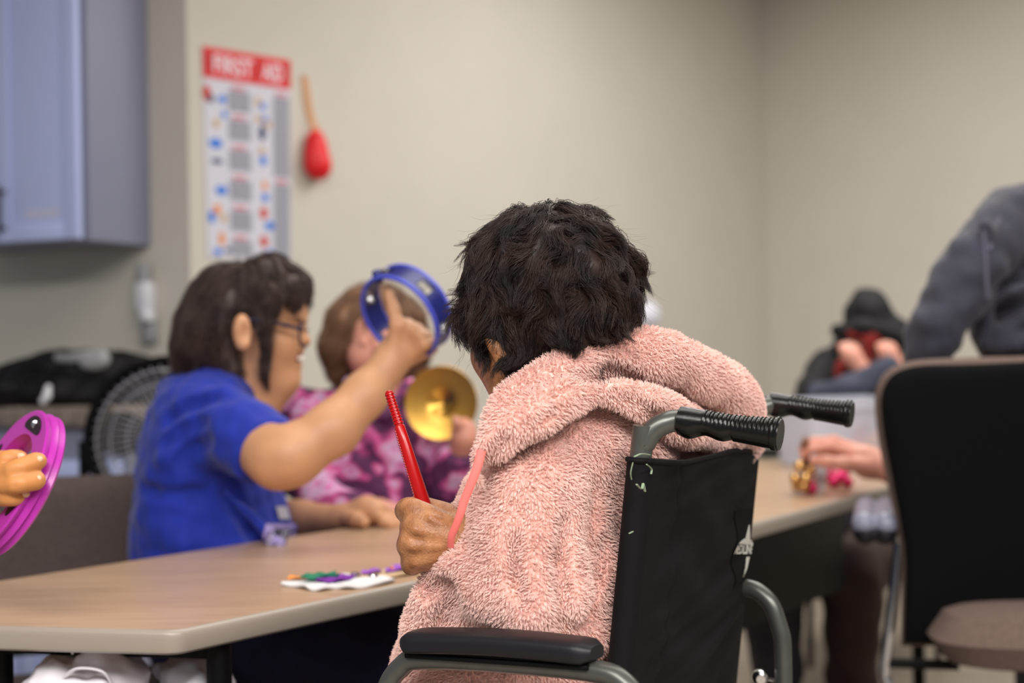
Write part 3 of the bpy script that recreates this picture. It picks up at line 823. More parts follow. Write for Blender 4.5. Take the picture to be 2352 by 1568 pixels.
# canvas back
LF = 0.50
def canvas(u, v, off=0.0):
    """u across (0 at the near cane, 1 at the far cane; beyond that it wraps round the cane), v down in metres"""
    uc = max(0.0, min(1.0, u)); R = 0.0148 + off
    p = wc0 + WA * WID * uc - UP * (0.006 + 0.020 * uc) + lean * v
    if u < 0:
        a = -u * WID / 0.0148; return p + R * (math.cos(a) * WB - math.sin(a) * WA)
    if u > 1:
        a = (u - 1) * WID / 0.0148; return p + R * (math.cos(a) * WB + math.sin(a) * WA)
    e = min(1, min(u, 1 - u) / 0.12)
    wr = 0.0030 * math.sin(v * 95 + 3 * math.sin(u * 5 + v * 9)) * math.sin(PI * u) + 0.0022 * math.sin(u * 9 + v * 40) + 0.0024 * math.sin(v * 150 + u * 14 + 2 * math.sin(v * 31))
    seam = -0.0016 * math.exp(-((u - 0.20) / 0.012) ** 2) - 0.0012 * math.exp(-((v - 0.062 - 0.004 * u) / 0.003) ** 2)
    return p + WB * (R + (wr + seam) * e + 0.006 * math.sin(PI * u))
mb = MB(); NU, NV = 80, 120; v = []; f = []
us = np.linspace(-0.095, 1.095, NU + 1); vs = np.linspace(0, LF, NV + 1)
for i in range(NV + 1):
    for j in range(NU + 1):
        vt = vs[i] + (0.004 * math.sin(us[j] * 7) if i == 0 else 0)
        v.append(canvas(us[j], vt))
n1_ = len(v)
for i in range(NV + 1):
    for j in range(NU + 1): v.append(canvas(us[j], vs[i], -0.0022))
def gi(i, j): return i * (NU + 1) + j
for i in range(NV):
    for j in range(NU):
        f.append((gi(i, j), gi(i+1, j), gi(i+1, j+1), gi(i, j+1))); f.append(tuple(n1_ + x for x in (gi(i, j), gi(i, j+1), gi(i+1, j+1), gi(i+1, j))))
for j in range(NU):
    f.append((gi(0, j), gi(0, j+1), n1_ + gi(0, j+1), n1_ + gi(0, j))); f.append((gi(NV, j+1), gi(NV, j), n1_ + gi(NV, j), n1_ + gi(NV, j+1)))
for i in range(NV):
    f.append((gi(i+1, 0), gi(i, 0), n1_ + gi(i, 0), n1_ + gi(i+1, 0))); f.append((gi(i, NU), gi(i+1, NU), n1_ + gi(i+1, NU), n1_ + gi(i, NU)))
mb.add(v, f); bk = mb.build('back_upholstery', canvas_m, wc)
# hem rim on top
mb = MB(); mb.tube([canvas(u, 0.004 * math.sin(u * 7), 0.000) for u in np.linspace(-0.09, 1.09, 60)], 0.0032, 8); mb.build('top_hem', canvas_m, bk)
# logo patch
PU0, PU1, PV0, PV1 = 0.79, 0.985, 0.075, 0.172
mb = MB(); v = []; f = []; k = 14
for i in range(k + 1):
    for j in range(k + 1): v.append(canvas(PU0 + (PU1 - PU0) * j / k, PV0 + (PV1 - PV0) * i / k, 0.0016))
for i in range(k):
    for j in range(k): f.append((i*(k+1)+j, (i+1)*(k+1)+j, (i+1)*(k+1)+j+1, i*(k+1)+j+1))
nb = len(v); v2 = [x - WB * 0.002 for x in v]
rim = [i for i in range(k+1)] + [(i+1)*(k+1)+k for i in range(k)] + [k*(k+1)+k-1-i for i in range(k)] + [(k-1-i)*(k+1) for i in range(k-1)]
mb.add(v + v2, f + [(rim[(i+1) % len(rim)], rim[i], nb + rim[i], nb + rim[(i+1) % len(rim)]) for i in range(len(rim))])
lp = mb.build('brand_patch', mat('patch_black', (7, 7, 9), 0.8, spec=0.15), bk)
def pxuv(px, py):
    best = None
    r = ray(px, py)
    n = np.cross(WA, lean); t = np.dot(canvas(0.88, 0.12) - CAM, n) / np.dot(r, n); q = CAM + t * r - (wc0)
    u = np.dot(q - lean * np.dot(q, lean), WA) / WID
    return u, np.dot(q, -UP) / (-lean[2])
def decal(px_polys, name, m, lift=0.0034):
    for poly in px_polys:
        mb = MB(); v = [canvas(u, vv, lift) for u, vv in [pxuv(*q) for q in poly]]; n = len(v)
        c = canvas(*pxuv(*np.mean(poly, 0)), lift)
        mb.add(v + [c] + [x - WB * 0.001 for x in v], [(i, (i+1) % n, n) for i in range(n)] + [((i+1) % n, i, n + 1 + i, n + 1 + (i+1) % n) for i in range(n)]); mb.build(name, m, lp, smooth=False)
DY = 10
decal([[(1718, 1162), (1721, 1178), (1722, 1193), (1712, 1193)]], 'emblem_spike', white_print)
decal([[(1711, 1235), (1718, 1234), (1710, 1262), (1704, 1282), (1703, 1274)]], 'emblem_spike', white_print)
decal([[(1690, 1208), (1698, 1200), (1708, 1194), (1718, 1192), (1726, 1196), (1732, 1202), (1731, 1206), (1712, 1207)]], 'emblem_lens', white_print)
tv, tf = flat_text('MEDLINE', 1, 0.03, shear=0.22, spacing=0.9)
ua, va = pxuv(1681, 1233); ub, vb = pxuv(1727, 1226); _, vt_ = pxuv(1681, 1212)
q = fit(tv, 0, 1, 0, 1)
mb = MB(); mb.add([canvas(ua + (ub - ua) * a, va + (vb - va) * a - (va - vt_) * b, 0.0034) for a, b, _ in q], tf); mb.build('lettering', white_print, lp, smooth=False)
# scuffs at the near top corner
def scuff(pts, r):
    mb = MB(); q = []
    for px, py in pts:
        rr = ray(px, py); n = np.cross(WA, lean); t = np.dot(wc0 + WB * 0.013 - CAM, n) / np.dot(rr, n); q.append(CAM + t * rr + WB * 0.0035)
    mb.tube(spline(q, 4), r, 6, flat=0.5); mb.build('worn_edge', scuff_m, bk)
scuff([(1450, 1048), (1465, 1042), (1485, 1044)], 0.0012); scuff([(1446, 1062), (1441, 1085), (1443, 1100)], 0.0011); scuff([(1478, 1066), (1489, 1076), (1488, 1088)], 0.0011)
scuff([(1455, 1112), (1466, 1122), (1470, 1110), (1474, 1128)], 0.0014); scuff([(1438, 1224), (1446, 1220)], 0.0011)
# arm rests, seat, frame, wheels
for sd in (0, 1):
    o = WA * (0.52 * sd)
    r1 = P(1372, 1497, 1.400) + o; r0 = P(938, 1470, 1.525) + o
    fd = nz(r0 - r1); Ln = np.linalg.norm(r0 - r1); sdv = nz(np.cross(fd, UP)); uu = np.cross(sdv, fd)
    if uu[2] < 0: uu = -uu
    mb = MB(); v = []; f = []; K = 24; S_ = 20
    for i in range(K + 1):
        t = i / K; e = min(1, math.sqrt(max(0, 1 - ((abs(t - 0.5) * 2 - 0.86) / 0.14) ** 2)) if abs(t - 0.5) * 2 > 0.86 else 1)
        e = max(e, 0.12); hw = 0.026 * (0.55 + 0.45 * e) * (1 - 0.12 * (1 - t)); hh = 0.012 * (0.5 + 0.5 * e)
        for j in range(S_):
            a = 2*PI*j/S_; cx, sy = math.cos(a), math.sin(a)
            cx = math.copysign(abs(cx) ** 0.55, cx); sy = math.copysign(abs(sy) ** (0.8 if sy > 0 else 0.4), sy)
            v.append(r1 + fd * Ln * t + sdv * hw * cx + uu * (hh * sy + 0.004 * math.sin(PI * t)))
    for i in range(K):
        for j in range(S_): f.append((i*S_+j, i*S_+(j+1) % S_, (i+1)*S_+(j+1) % S_, (i+1)*S_+j))
    f.append(tuple(range(S_))[::-1]); f.append(tuple(K*S_ + j for j in range(S_)))
    mb.add(v, f); mb.build('arm_pad', vinyl_m, wc)
    mb = MB(); mb.box(r1 + fd * Ln * 0.5 - uu * 0.0135, Ln * 0.96, 0.03, 0.005, X=fd, Y=sdv, Z=uu, bev=0.001); mb.build('arm_plate', blk_m, wc)
    zs = 0.47
    a0 = r1 - uu * 0.018
    fr = [a0 - fd * 0.055 - UP * 0.10, a0 - fd * 0.05 - UP * 0.05, a0 - fd * 0.03 - UP * 0.012, a0 + fd * 0.02, a0 + fd * (Ln - 0.03), a0 + fd * (Ln + 0.012) - UP * 0.012, a0 + fd * (Ln + 0.034) - UP * 0.045, a0 + fd * (Ln + 0.036) - UP * 0.10]
    fr = [np.array([*(a0 - fd * 0.05)[:2], zs])] + fr + [np.array([*(a0 + fd * (Ln + 0.036))[:2], zs])]
    mb = MB(); mb.tube(spline(fr, 7), 0.0112, 14); mb.build('arm_tube', tube_m, wc)
    # side frame
    b0 = np.array([*(wc0 + WA * 0.42 * sd + lean * 0.6)[:2], zs]); fdh = -WB
    mb = MB(); mb.tube([b0 - fdh * 0.05, b0 + fdh * 0.42], 0.0112, 12); mb.tube(spline([b0 + fdh * 0.40, b0 + fdh * 0.43 - UP * 0.1, b0 + fdh * 0.46 - UP * 0.33], 6), 0.0112, 12)
    mb.tube([np.array([*b0[:2], 0.22]), np.array([*(b0 + fdh * 0.42)[:2], 0.22])], 0.0112, 12); mb.build('side_frame', tube_m, wc)
    for (off, rad) in ((-0.02, 0.155), (0.40, 0.10)):
        c = np.array([*(b0 + fdh * off - WA * (0.05 if sd == 0 else -0.05))[:2], rad]); mb = MB()
        mb.tube([c + (rad - 0.014) * (math.cos(a) * WB + math.sin(a) * UP) for a in np.linspace(0, 2*PI, 41)], 0.014, 10)
        tyre = mb.build('wheel', black_plastic, wc); mb = MB()
        for i in range(6):
            a = PI * i / 3; mb.tube([c, c + (rad - 0.02) * (math.cos(a) * WB + math.sin(a) * UP)], 0.006, 8)
        mb.tube([c - WA * 0.04, c + WA * 0.04], 0.01, 10); mb.build('spokes', tube_m, tyre)
    fp = b0 + fdh * 0.55 + WA * (0.11 if sd == 0 else -0.11); fp[2] = 0.10
    mb = MB(); mb.box(fp, 0.14, 0.15, 0.012, X=WB, Y=WA, bev=0.004); mb.build('footplate', black_plastic, wc)
mb = MB(); sc0 = np.array([*(wc0 + WA * 0.21 + lean * 0.6 - WB * 0.2)[:2], 0.475]); mb.box(sc0, 0.42, 0.42, 0.03, X=WB, Y=WA, bev=0.01); mb.build('seat', canvas_m, wc)
mb = MB(); cb = P(1744, 1553, 1.86); mb.lathe([(0, 0), (0.010, 0.001), (0.010, 0.012), (0.006, 0.018), (0, 0.018)], cb, -WA + WB * 0.4, 14); mb.tube(spline([cb, P(1772, 1561, 1.86), P(1815, 1572, 1.86)], 5), 0.0022, 6); mb.build('brake_cable', chrome, wc)

# ------------------------------------------------------------------ person in pink fleece
pk = thing('person', (*P(1290, 1500, 1.67)[:2], 0), 'person seen from behind in a pink fleece robe, sitting in the wheelchair', 'person')
yaw = math.atan2(WB[1], WB[0])
robe = SDF(); body = SDF(); D_ = 0.0
robe.ell(P(1365, 1090, 1.68), (0.080, 0.155, 0.16), yaw, k=0.05)
robe.ell(P(1250, 1370, 1.685), (0.112, 0.165, 0.20), yaw, k=0.06)
robe.ell(P(1190, 1560, 1.69), (0.132, 0.175, 0.16), yaw, k=0.06)
robe.ell(P(1395, 985, 1.68), (0.070, 0.155, 0.065), yaw, k=0.05)
robe.path([(1245, 1030, 1.555, .050), (1222, 1120, 1.535, .054), (1212, 1230, 1.530, .057), (1236, 1365, 1.525, .056)], k=0.02)
robe.path([(1236, 1365, 1.525, .056), (1130, 1325, 1.545, .046)], k=0.02)
cc0 = P(1034, 1280, 1.562); cn0 = nz(P(1034 - 64, 1280 - 77, 1.568) - P(1034, 1280, 1.562))
robe.path([(1130, 1325, 1.545, .046), (1000, 1240, 1.565, .042)], k=0.015, cut=(cc0, cn0))
robe.path([(1080, 1345, 1.55, .034), (1005, 1385, 1.565, .023), (974, 1440, 1.585, .020), (990, 1490, 1.60, .022)], k=0.008)
robe.path([(1060, 1430, 1.62, .040), (1020, 1540, 1.66, .040), (1020, 1640, 1.68, .045)], k=0.02)
robe.path([(1338, 1160, 1.56, .030), (1352, 1300, 1.55, .030), (1342, 1450, 1.55, .032)], k=0.010)          # fold next to the back
# far arm
robe.path([(1480, 1020, 1.85, .055), (1390, 1230, 1.85, .054), (1370, 1370, 1.83, .052), (1220, 1330, 1.87, .045)], k=0.03)
# hood rolls
robe.path([(1138, 1010, 1.476, .015), (1152, 975, 1.480, .018), (1183, 928, 1.497, .021), (1243, 893, 1.515, .0225), (1330, 846, 1.54, .0230), (1440, 816, 1.575, .0245), (1550, 836, 1.64, .029), (1635, 884, 1.72, .033), (1696, 950, 1.80, .033), (1704, 1006, 1.86, .026)], k=0.004, n=4)
robe.path([(1108, 1095, 1.472, .011), (1120, 1050, 1.468, .014), (1160, 995, 1.466, .017), (1235, 948, 1.474, .0180), (1330, 908, 1.494, .0165), (1425, 905, 1.52, .0165), (1510, 940, 1.56, .018), (1590, 985, 1.67, .021), (1655, 1000, 1.80, .018)], k=0.003, n=4)
robe.path([(1480, 880, 1.68, .035), (1600, 930, 1.75, .040), (1655, 975, 1.81, .036)], k=0.012)
robe.path([(1530, 1050, 1.73, .034), (1600, 1048, 1.79, .034), (1672, 1030, 1.85, .028)], k=0.015)
robe.path([(1270, 955, 1.60, .045), (1400, 915, 1.64, .045)], k=0.02)
robe.post.append(wob(0.11, 0.0030, 21, (1, 1, 0.6))); robe.post.append(wob(0.045, 0.0013, 22))
def groove(sdf, pxs, r, d0=1.25, d1=2.2, k=0.008, sink=0.0):
    q = []
    for x, y in pxs:
        dr = ray(x, y); t = d0
        for _ in range(90):
            e = sdf.ev((CAM + dr * t)[None])[0]
            if e < 0.0008 or t > d1: break
            t += max(e * 0.8, 0.0008)
        if t < d1: q.append(CAM + dr * (t + sink))
    if len(q) > 1:
        q = spline(q, 3)
        for i in range(len(q) - 1): sdf.cone(q[i], q[i+1], r, r, k=k, sub=True)
for gp_, gr_ in (([(975, 1352), (1000, 1338), (1032, 1344)], .0055), ([(1008, 1450), (1016, 1405), (1046, 1372)], .006), ([(1040, 1470), (1075, 1450), (1130, 1440)], .004),
                 ([(1306, 1460), (1302, 1390), (1290, 1300), (1296, 1200)], .006), ([(1338, 1440), (1368, 1340), (1392, 1240)], .005),
                 ([(1262, 912), (1330, 870), (1400, 858), (1490, 880), (1590, 930), (1668, 985)], .0065), ([(1235, 968), (1310, 930), (1395, 914), (1480, 938), (1555, 985)], .006),
                 ([(1160, 1010), (1132, 1060), (1108, 1130)], .006), ([(1185, 1230), (1180, 1310), (1200, 1380)], .004)):
    groove(robe, gp_, gr_ * 1.45, k=0.010)
rb = robe.mesh('robe', 0.0042, pink_m, pk)
vis = lambda c: np.where(c[:, 1] < 2.2, np.where(c[:, 2] > 0.60, 1.0, 0.15), 0)
fl = fleece('fleece_pile', rb, 430000, 0.0054, pile_m, rb, keep=vis); fl['kind'] = 'stuff'
# drawstring
cp = [P(1106, 1034, 1.448), P(1097, 1070, 1.445), P(1083, 1108, 1.445), P(1066, 1150, 1.448), P(1058, 1178, 1.45), P(1048, 1205, 1.455), P(1037, 1232, 1.462), P(1035, 1256, 1.47)]
mb = MB(); q = spline(cp, 5); mb.tube(q, np.linspace(0.0021, 0.0016, len(q)), 12, flat=2.3); mb.build('drawstring', cord_m, rb)
mb = MB(); mb.lathe([(0, 0), (0.0014, 0.0003), (0.0014, 0.002), (0, 0.0024)], P(1691, 873, 1.745), nz(-WA + UP * 0.4), 10); mb.build('dark_speck', blk_m, rb)

# body: head, neck, trunk, arms, hands, legs in one surface
hd_c = P(1262, 690, 1.60); look = nz([-0.62, 0.72, -0.25]); lx = nz(np.cross(look, UP)); lz = np.cross(lx, look)
body.ell(hd_c, (0.068, 0.084, 0.078), k=0.02, ax=np.array([lx, look, lz]))
body.ell(hd_c + look * 0.035 - lz * 0.055, (0.058, 0.062, 0.066), k=0.03, ax=np.array([lx, look, lz]))
body.cone(hd_c + look * 0.092 - lz * 0.015, hd_c + look * 0.112 - lz * 0.045, 0.008, 0.013, k=0.012)          # nose
for q_ in (-1, 1):
    body.ell(hd_c + look * 0.094 + lx * 0.031 * q_ - lz * 0.012, (0.014, 0.012, 0.009), k=0.01, sub=True, ax=np.array([lx, look, lz]))
    body.ell(hd_c + look * 0.080 + lx * 0.031 * q_ - lz * 0.012, (0.0115, 0.0115, 0.0115), k=0.003)
    body.ell(hd_c + look * 0.07 + lx * 0.042 * q_ - lz * 0.045, (0.02, 0.02, 0.02), k=0.02)
body.ell(hd_c + look * 0.093 - lz * 0.074, (0.022, 0.009, 0.006), k=0.006, ax=np.array([lx, look, lz])); body.ell(hd_c + look * 0.090 - lz * 0.084, (0.019, 0.009, 0.006), k=0.006, ax=np.array([lx, look, lz]))
body.ell(hd_c + look * 0.078 - lz * 0.108, (0.022, 0.018, 0.015), k=0.02, ax=np.array([lx, look, lz]))        # chin
body.path([(1215, 815, 1.60, .050), (1260, 930, 1.63, .056)], k=0.03)
body.path([(1168, 800, 1.565, .026), (1200, 880, 1.575, .030)], k=0.03)
# ear
ex = nz(P(1168, 838, 1.53) - P(1128, 785, 1.53)); ey = nz(np.cross(ex, nz(P(1150, 800, 1.5) - CAM)))
body.ell(P(1147, 808, 1.532), (0.024, 0.009, 0.007), k=0.008, ax=np.array([ex, ey, np.cross(ex, ey)]))
body.ell(P(1158, 828, 1.535), (0.008, 0.006, 0.006), k=0.008)
body.ell(P(1365, 1090, 1.68), (0.06, 0.13, 0.14), yaw, k=0.05); body.ell(P(1245, 1400, 1.69), (0.09, 0.14, 0.22), yaw, k=0.05)
body.path([(1300, 960, 1.62, .05), (1240, 1030, 1.555, .036), (1222, 1200, 1.535, .036), (1232, 1358, 1.528, .034), (1130, 1318, 1.548, .028), (1060, 1252, 1.556, .024)], k=0.02)
body.path([(1480, 1020, 1.83, .040), (1400, 1250, 1.83, .038), (1380, 1370, 1.81, .035), (1200, 1325, 1.85, .026), (1150, 1318, 1.86, .030)], k=0.02)
# the near hand, back of the hand towards the camera
for (a, b, r0, r1) in (((1060, 1226, 1.558), (986, 1188, 1.548), .0165, .0120), ((1060, 1240, 1.550), (954, 1212, 1.541), .0170, .0112), ((1054, 1258, 1.548), (942, 1250, 1.542), .0165, .0104), ((1046, 1276, 1.550), (950, 1290, 1.549), .0155, .0092)):
    body.cone(P(*a), P(*b), r0, r1, k=0.016)
body.path([(1000, 1222, 1.545, .014), (985, 1260, 1.547, .013)], k=0.02)
body.path([(986, 1188, 1.548, .0112), (950, 1170, 1.552, .0098), (936, 1168, 1.566, .0098), (931, 1176, 1.582, .0088), (955, 1190, 1.600, .0078)], k=0.007, n=3)     # index, bent away over the stick
body.path([(954, 1212, 1.541, .0110), (946, 1214, 1.562, .0098), (950, 1218, 1.588, .0086), (975, 1222, 1.604, .0078)], k=0.010, n=3)
body.path([(942, 1250, 1.542, .0104), (938, 1254, 1.566, .0092), (945, 1256, 1.590, .0082), (975, 1252, 1.604, .0074)], k=0.010, n=3)
body.path([(950, 1290, 1.549, .0092), (946, 1296, 1.570, .0082), (952, 1294, 1.590, .0072), (980, 1282, 1.602, .0066)], k=0.010, n=3)
body.path([(1062, 1226, 1.570, .0150), (1030, 1190, 1.584, .0128), (1003, 1176, 1.588, .0098), (975, 1166, 1.592, .0088), (950, 1160, 1.590, .0080)], k=0.008, n=3)      # thumb on the far side
for a, b in (((1040, 1220, 1.535), (990, 1190, 1.530)), ((1040, 1238, 1.530), (955, 1216, 1.5265)), ((1036, 1256, 1.529), (944, 1254, 1.5275)), ((1030, 1274, 1.532), (953, 1292, 1.536))):
    body.cone(P(*a), P(*b), 0.0018, .0032, k=0.008)                                                               # tendons
# far hand in the lap
body.path([(1150, 1318, 1.86, .026), (1080, 1330, 1.88, .022)], k=0.02)
hip = P(1250, 1600, 1.67); hip[2] = 0.56
for q_ in (-1, 1):
    h0 = hip + WA * 0.10 * q_; kn = h0 - WB * 0.44; kn[2] = 0.54; an = kn - WB * 0.10; an[2] = 0.17; toe = an - WB * 0.13; toe[2] = 0.135
    body.wpath([(*h0, .085), (*kn, .062), (*an, .036)], k=0.03); body.wpath([(*an, .036), (*toe, .028)], k=0.02)
bd = body.mesh('body', 0.0022, skin_old, pk)
tro = SDF()
for q_ in (-1, 1):
    h0 = hip + WA * 0.10 * q_; kn = h0 - WB * 0.44; kn[2] = 0.54; an = kn - WB * 0.09; an[2] = 0.22
    tro.wpath([(*h0, .095), (*kn, .072), (*an, .055)], k=0.04)
tro.mesh('trousers', 0.007, trouser_dark, pk)
# hair
hb = SDF()
hb.ell(P(1260, 645, 1.60), (0.083, 0.100, 0.081), k=0.02)
hb.ell(P(1275, 745, 1.595), (0.064, 0.078, 0.062), k=0.03)
hb.ell(P(1345, 685, 1.59), (0.048, 0.07, 0.064), k=0.03)
hb.path([(1352, 600, 1.59, .040), (1420, 620, 1.60, .014)], k=0.02)
hb.path([(1135, 610, 1.58, .024), (1112, 690, 1.57, .016), (1106, 750, 1.56, .011), (1112, 775, 1.555, .005)], k=0.02); hb.path([(1180, 730, 1.545, .022), (1180, 790, 1.54, .014), (1190, 835, 1.545, .009)], k=0.02); hb.path([(1140, 720, 1.55, .02), (1135, 755, 1.54, .012)], k=0.02)
hb.path([(1225, 790, 1.575, .042), (1222, 840, 1.575, .024), (1218, 875, 1.575, .012)], k=0.02)
hb.path([(1300, 805, 1.60, .042), (1310, 850, 1.60, .034)], k=0.03)
hb.post.append(wob(0.05, 0.004, 31))
hm = hb.mesh('hair', 0.0035, hair_black, pk)
crown = P(1265, 500, 1.585)
def flow_pk(p):
    d = p - crown; d[:, 2] -= 0.03; d /= np.linalg.norm(d, axis=1, keepdims=True) + 1e-6
    fl = d + np.array([0, 0, -0.75]); fl[:, 0] += np.where(p[:, 2] > crown[2] - 0.03, 0.5 * np.sign(p[:, 0] - crown[0] + 0.02), 0)
    return fl
ok_pk = lambda c: np.where((c[:, 2] > 1.0), 1.0, 0.0)
hairdo('hair_locks', hb, ok_pk, flow_pk, 2600, 14, lambda x: 0.052, hair_black, hm, steps=12, lift=(0.000, 0.010), curl=1.15, cs=0.05, spread=0.0030, seed=5, free=0.35, rad=0.00022, tipflick=0.45, converge=0.7)
hairdo('stray_hairs', hb, ok_pk, flow_pk, 420, 1, lambda x: 0.06, hair_black, hm, steps=12, lift=(0.006, 0.014), curl=0.9, cs=0.03, spread=0.001, seed=8, free=0.6, rad=0.00011, tipflick=0.9)

# the red scraper in the hand
ga = P(892, 897, 1.60); gb_ = P(1000, 1243, 1.566)
gu = thing('guiro_scraper', P(985, 1200, 1.568), 'red ridged plastic scraper stick held upright in the fist of the person in pink', 'instrument')
ax = nz(gb_ - ga); Lg = np.linalg.norm(gb_ - ga)
prof = [(0.0, 0.0), (0.003, 0.0003), (0.0046, 0.002)]
for i in range(10):
    h0 = 0.003 + i * 0.0038; prof += [(0.0044 + 0.00004 * i, h0), (0.0053 + 0.00005 * i, h0 + 0.0008), (0.0053 + 0.00005 * i, h0 + 0.0024), (0.0044 + 0.00004 * i, h0 + 0.0031)]
mb = MB(); mb.lathe(prof + [(0.0046, 0.043)], ga, ax, 24); mb.build('ridged_tip', red_plastic, gu)
mb = MB(); mb.lathe([(0.0045, 0.0415), (0.0054, 0.0418), (0.0060, 0.0432), (0.0064, 0.06), (0.0088, Lg - 0.002), (0.0076, Lg), (0, Lg)], ga, ax, 32); mb.build('barrel', red_plastic, gu)
lft = nz(-CR - ax * np.dot(-CR, ax) - _f * 0.25)
mb = MB()
for i in range(34):
    h = 0.047 + i * 0.0031
    if h > Lg - 0.01: break
    r = 0.0062 + (h - 0.0432) / (Lg - 0.045) * 0.0026
    mb.box(ga + ax * h + lft * (r - 0.0003), 0.0018, 0.0034, 0.0015, X=lft, Y=nz(np.cross(ax, lft)), Z=ax)
mb.build('scraping_ridge', red_plastic, gu, smooth=False)

# ------------------------------------------------------------------ person in the blue T-shirt
BD = 2.68; K_ = 1.07
bl = thing('person', (*P(470, 1300, BD)[:2], 0), 'person in blue T-shirt and dark glasses raising a blue tambourine', 'person')
bb = SDF(); sh = SDF()
# trunk
for s_, sc in ((sh, 1.0), (bb, 0.86)):
    s_.ell(P(480, 1015, BD), (0.105*K_*sc, 0.185*sc, 0.13*K_*sc), k=0.05)
    s_.ell(P(472, 1125, BD), (0.118*K_*sc, 0.18*sc, 0.15*K_*sc), k=0.05)
    s_.ell(P(491, 1275, BD), (0.141*K_*sc, 0.185*sc, 0.16*K_*sc), k=0.05)
    s_.ell(P(493, 930, BD), (0.080*K_*sc, 0.16*sc, 0.062*K_*sc), k=0.04)
sh.path([(432, 905, BD, .052), (520, 905, BD - .02, .045)], k=0.03)
# near sleeve with a clean hem
hem_n = nz(P(650, 1078, 2.40) - P(505, 965, 2.54)); hem_c = P(612, 1037, 2.43)
sh.path([(500, 965, 2.54, .066), (560, 1003, 2.48, .064)], k=0.04)
sh.path([(560, 1003, 2.48, .064), (650, 1068, 2.40, .059)], k=0.015, cut=(hem_c, hem_n))
sh.path([(500, 965, 2.80, .064), (560, 1060, 2.86, .060)], k=0.04)
# folds across the sleeve and the side
for a, b in (((400, 985), (520, 905)), ((390, 1040), (560, 935)), ((470, 1050), (610, 980)), ((520, 1130), (640, 1250)), ((340, 1180), (420, 1250))):
    sh.cone(P(a[0], a[1], 2.50 if a[0] > 380 else 2.55), P(b[0], b[1], 2.50), .010, .014, k=0.03)
sh.post.append(wob(0.12, 0.0035, 51, (1, 1, 0.8))); sh.post.append(wob(0.05, 0.0016, 52))
for gp_ in ([(385, 965), (430, 932), (485, 918)], [(378, 1015), (425, 985), (468, 968)], [(410, 1060), (450, 1030), (480, 1010)], [(525, 1110), (548, 1175), (605, 1250)], [(330, 1120), (390, 1140), (470, 1135)]):
    groove(sh, gp_, 0.006, 2.1, 3.0, 0.022)
shm = sh.mesh('t_shirt', 0.0055, blue_tee, bl)
# arms
bb.path([(500, 965, 2.54, .050), (560, 1005, 2.475, .050), (640, 1052, 2.40, .050)], k=0.02)
bb.path([(640, 1052, 2.40, .050), (672, 1046, 2.392, .048), (765, 985, 2.41, .044), (840, 905, 2.44, .037), (890, 842, 2.46, .0295)], k=0.02)
bb.path([(890, 842, 2.46, .0290), (925, 795, 2.475, .033)], k=0.015)
bb.path([(905, 810, 2.47, .026), (955, 800, 2.48, .024)], k=0.015)
# fist round the ring: four knuckles, thumb up along the inside
for a, b, c in (((912, 782), (925, 745), (955, 752)), ((930, 790), (948, 757), (975, 768)), ((945, 800), (966, 772), (990, 785)), ((950, 812), (975, 790), (995, 800))):
    bb.path([(*a, 2.458, .0108), (*b, 2.443, .0104), (b[0] + 12, b[1] - 2, 2.465, .0098), (*c, 2.50, .0092), (c[0] - 20, c[1] + 16, 2.51, .0085)], k=0.0025)
bb.path([(905, 800, 2.45, .014), (912, 750, 2.445, .0118), (904, 712, 2.45, .0105), (893, 676, 2.455, .0096)], k=0.008)
# far arm lies on the table
bb.path([(500, 965, 2.80, .050), (540, 1120, 2.88, .046), (600, 1185, 2.86, .040), (690, 1190, 2.80, .033), (790, 1190, 2.76, .0245)], k=0.02)
bb.path([(790, 1188, 2.76, .0240), (842, 1172, 2.75, .026), (860, 1174, 2.74, .024)], k=0.015)
for a, b, c, dd in (((868, 1170), (905, 1186), (932, 1200), 2.80), ((868, 1172), (900, 1190), (926, 1203), 2.765), ((864, 1176), (892, 1193), (914, 1205), 2.735), ((856, 1180), (880, 1196), (900, 1206), 2.71)):
    bb.path([(*a, 2.755, .0125), (*b, dd, .0105), (*c, dd, .0085)], k=0.006)
bb.path([(800, 1190, 2.735, .016), (818, 1193, 2.71, .0125), (836, 1199, 2.695, .011)], k=0.008)
# head in profile, looking right
bb.ell(P(582, 735, BD), (0.084*K_, 0.068*K_, 0.080*K_), k=0.02)
bb.ell(P(608, 790, BD), (0.066*K_, 0.062*K_, 0.094*K_), k=0.03)
bb.ell(P(655, 705, BD), (0.036*K_, 0.055*K_, 0.04*K_), k=0.03)
bb.path([(684, 748, BD, .008), (699, 782, BD, .0125)], k=0.010)                   # nose
bb.ell(P(690, 784, BD - .010), (.009, .009, .008), k=0.006); bb.ell(P(690, 784, BD + .010), (.009, .009, .008), k=0.006)
bb.ell(P(677, 806, BD), (.016, .024, .008), k=0.008)                               # upper lip
bb.ell(P(674, 838, BD), (.016, .021, .008), k=0.008)                               # lower lip
bb.ell(P(684, 822, BD), (.016, .018, .0085), k=0.004, sub=True)                    # open mouth
bb.ell(P(655, 872, BD), (.026, .030, .022), k=0.02)                                # chin
bb.ell(P(640, 792, BD - .033), (.026, .026, .026), k=0.02); bb.ell(P(648, 800, BD + .035), (.030, .028, .028), k=0.02)
for q_ in (-1, 1):
    bb.ell(P(676, 745, BD + .031 * q_), (.014, .014, .010), k=0.008, sub=True); bb.ell(P(668, 745, BD + .031 * q_), (.0125, .0125, .0125), k=0.002)
bb.path([(575, 840, BD, .060), (515, 945, BD, .064)], k=0.03)
bb.path([(625, 880, BD, .040), (590, 930, BD, .045)], k=0.03)
EA = BD - .118
bb.ell(P(556, 762, EA), (.017, .014, .033), k=0.008); bb.ell(P(560, 790, EA), (.010, .010, .012), k=0.008)
bb.ell(P(563, 764, EA - .012), (.008, .009, .018), k=0.006, sub=True)
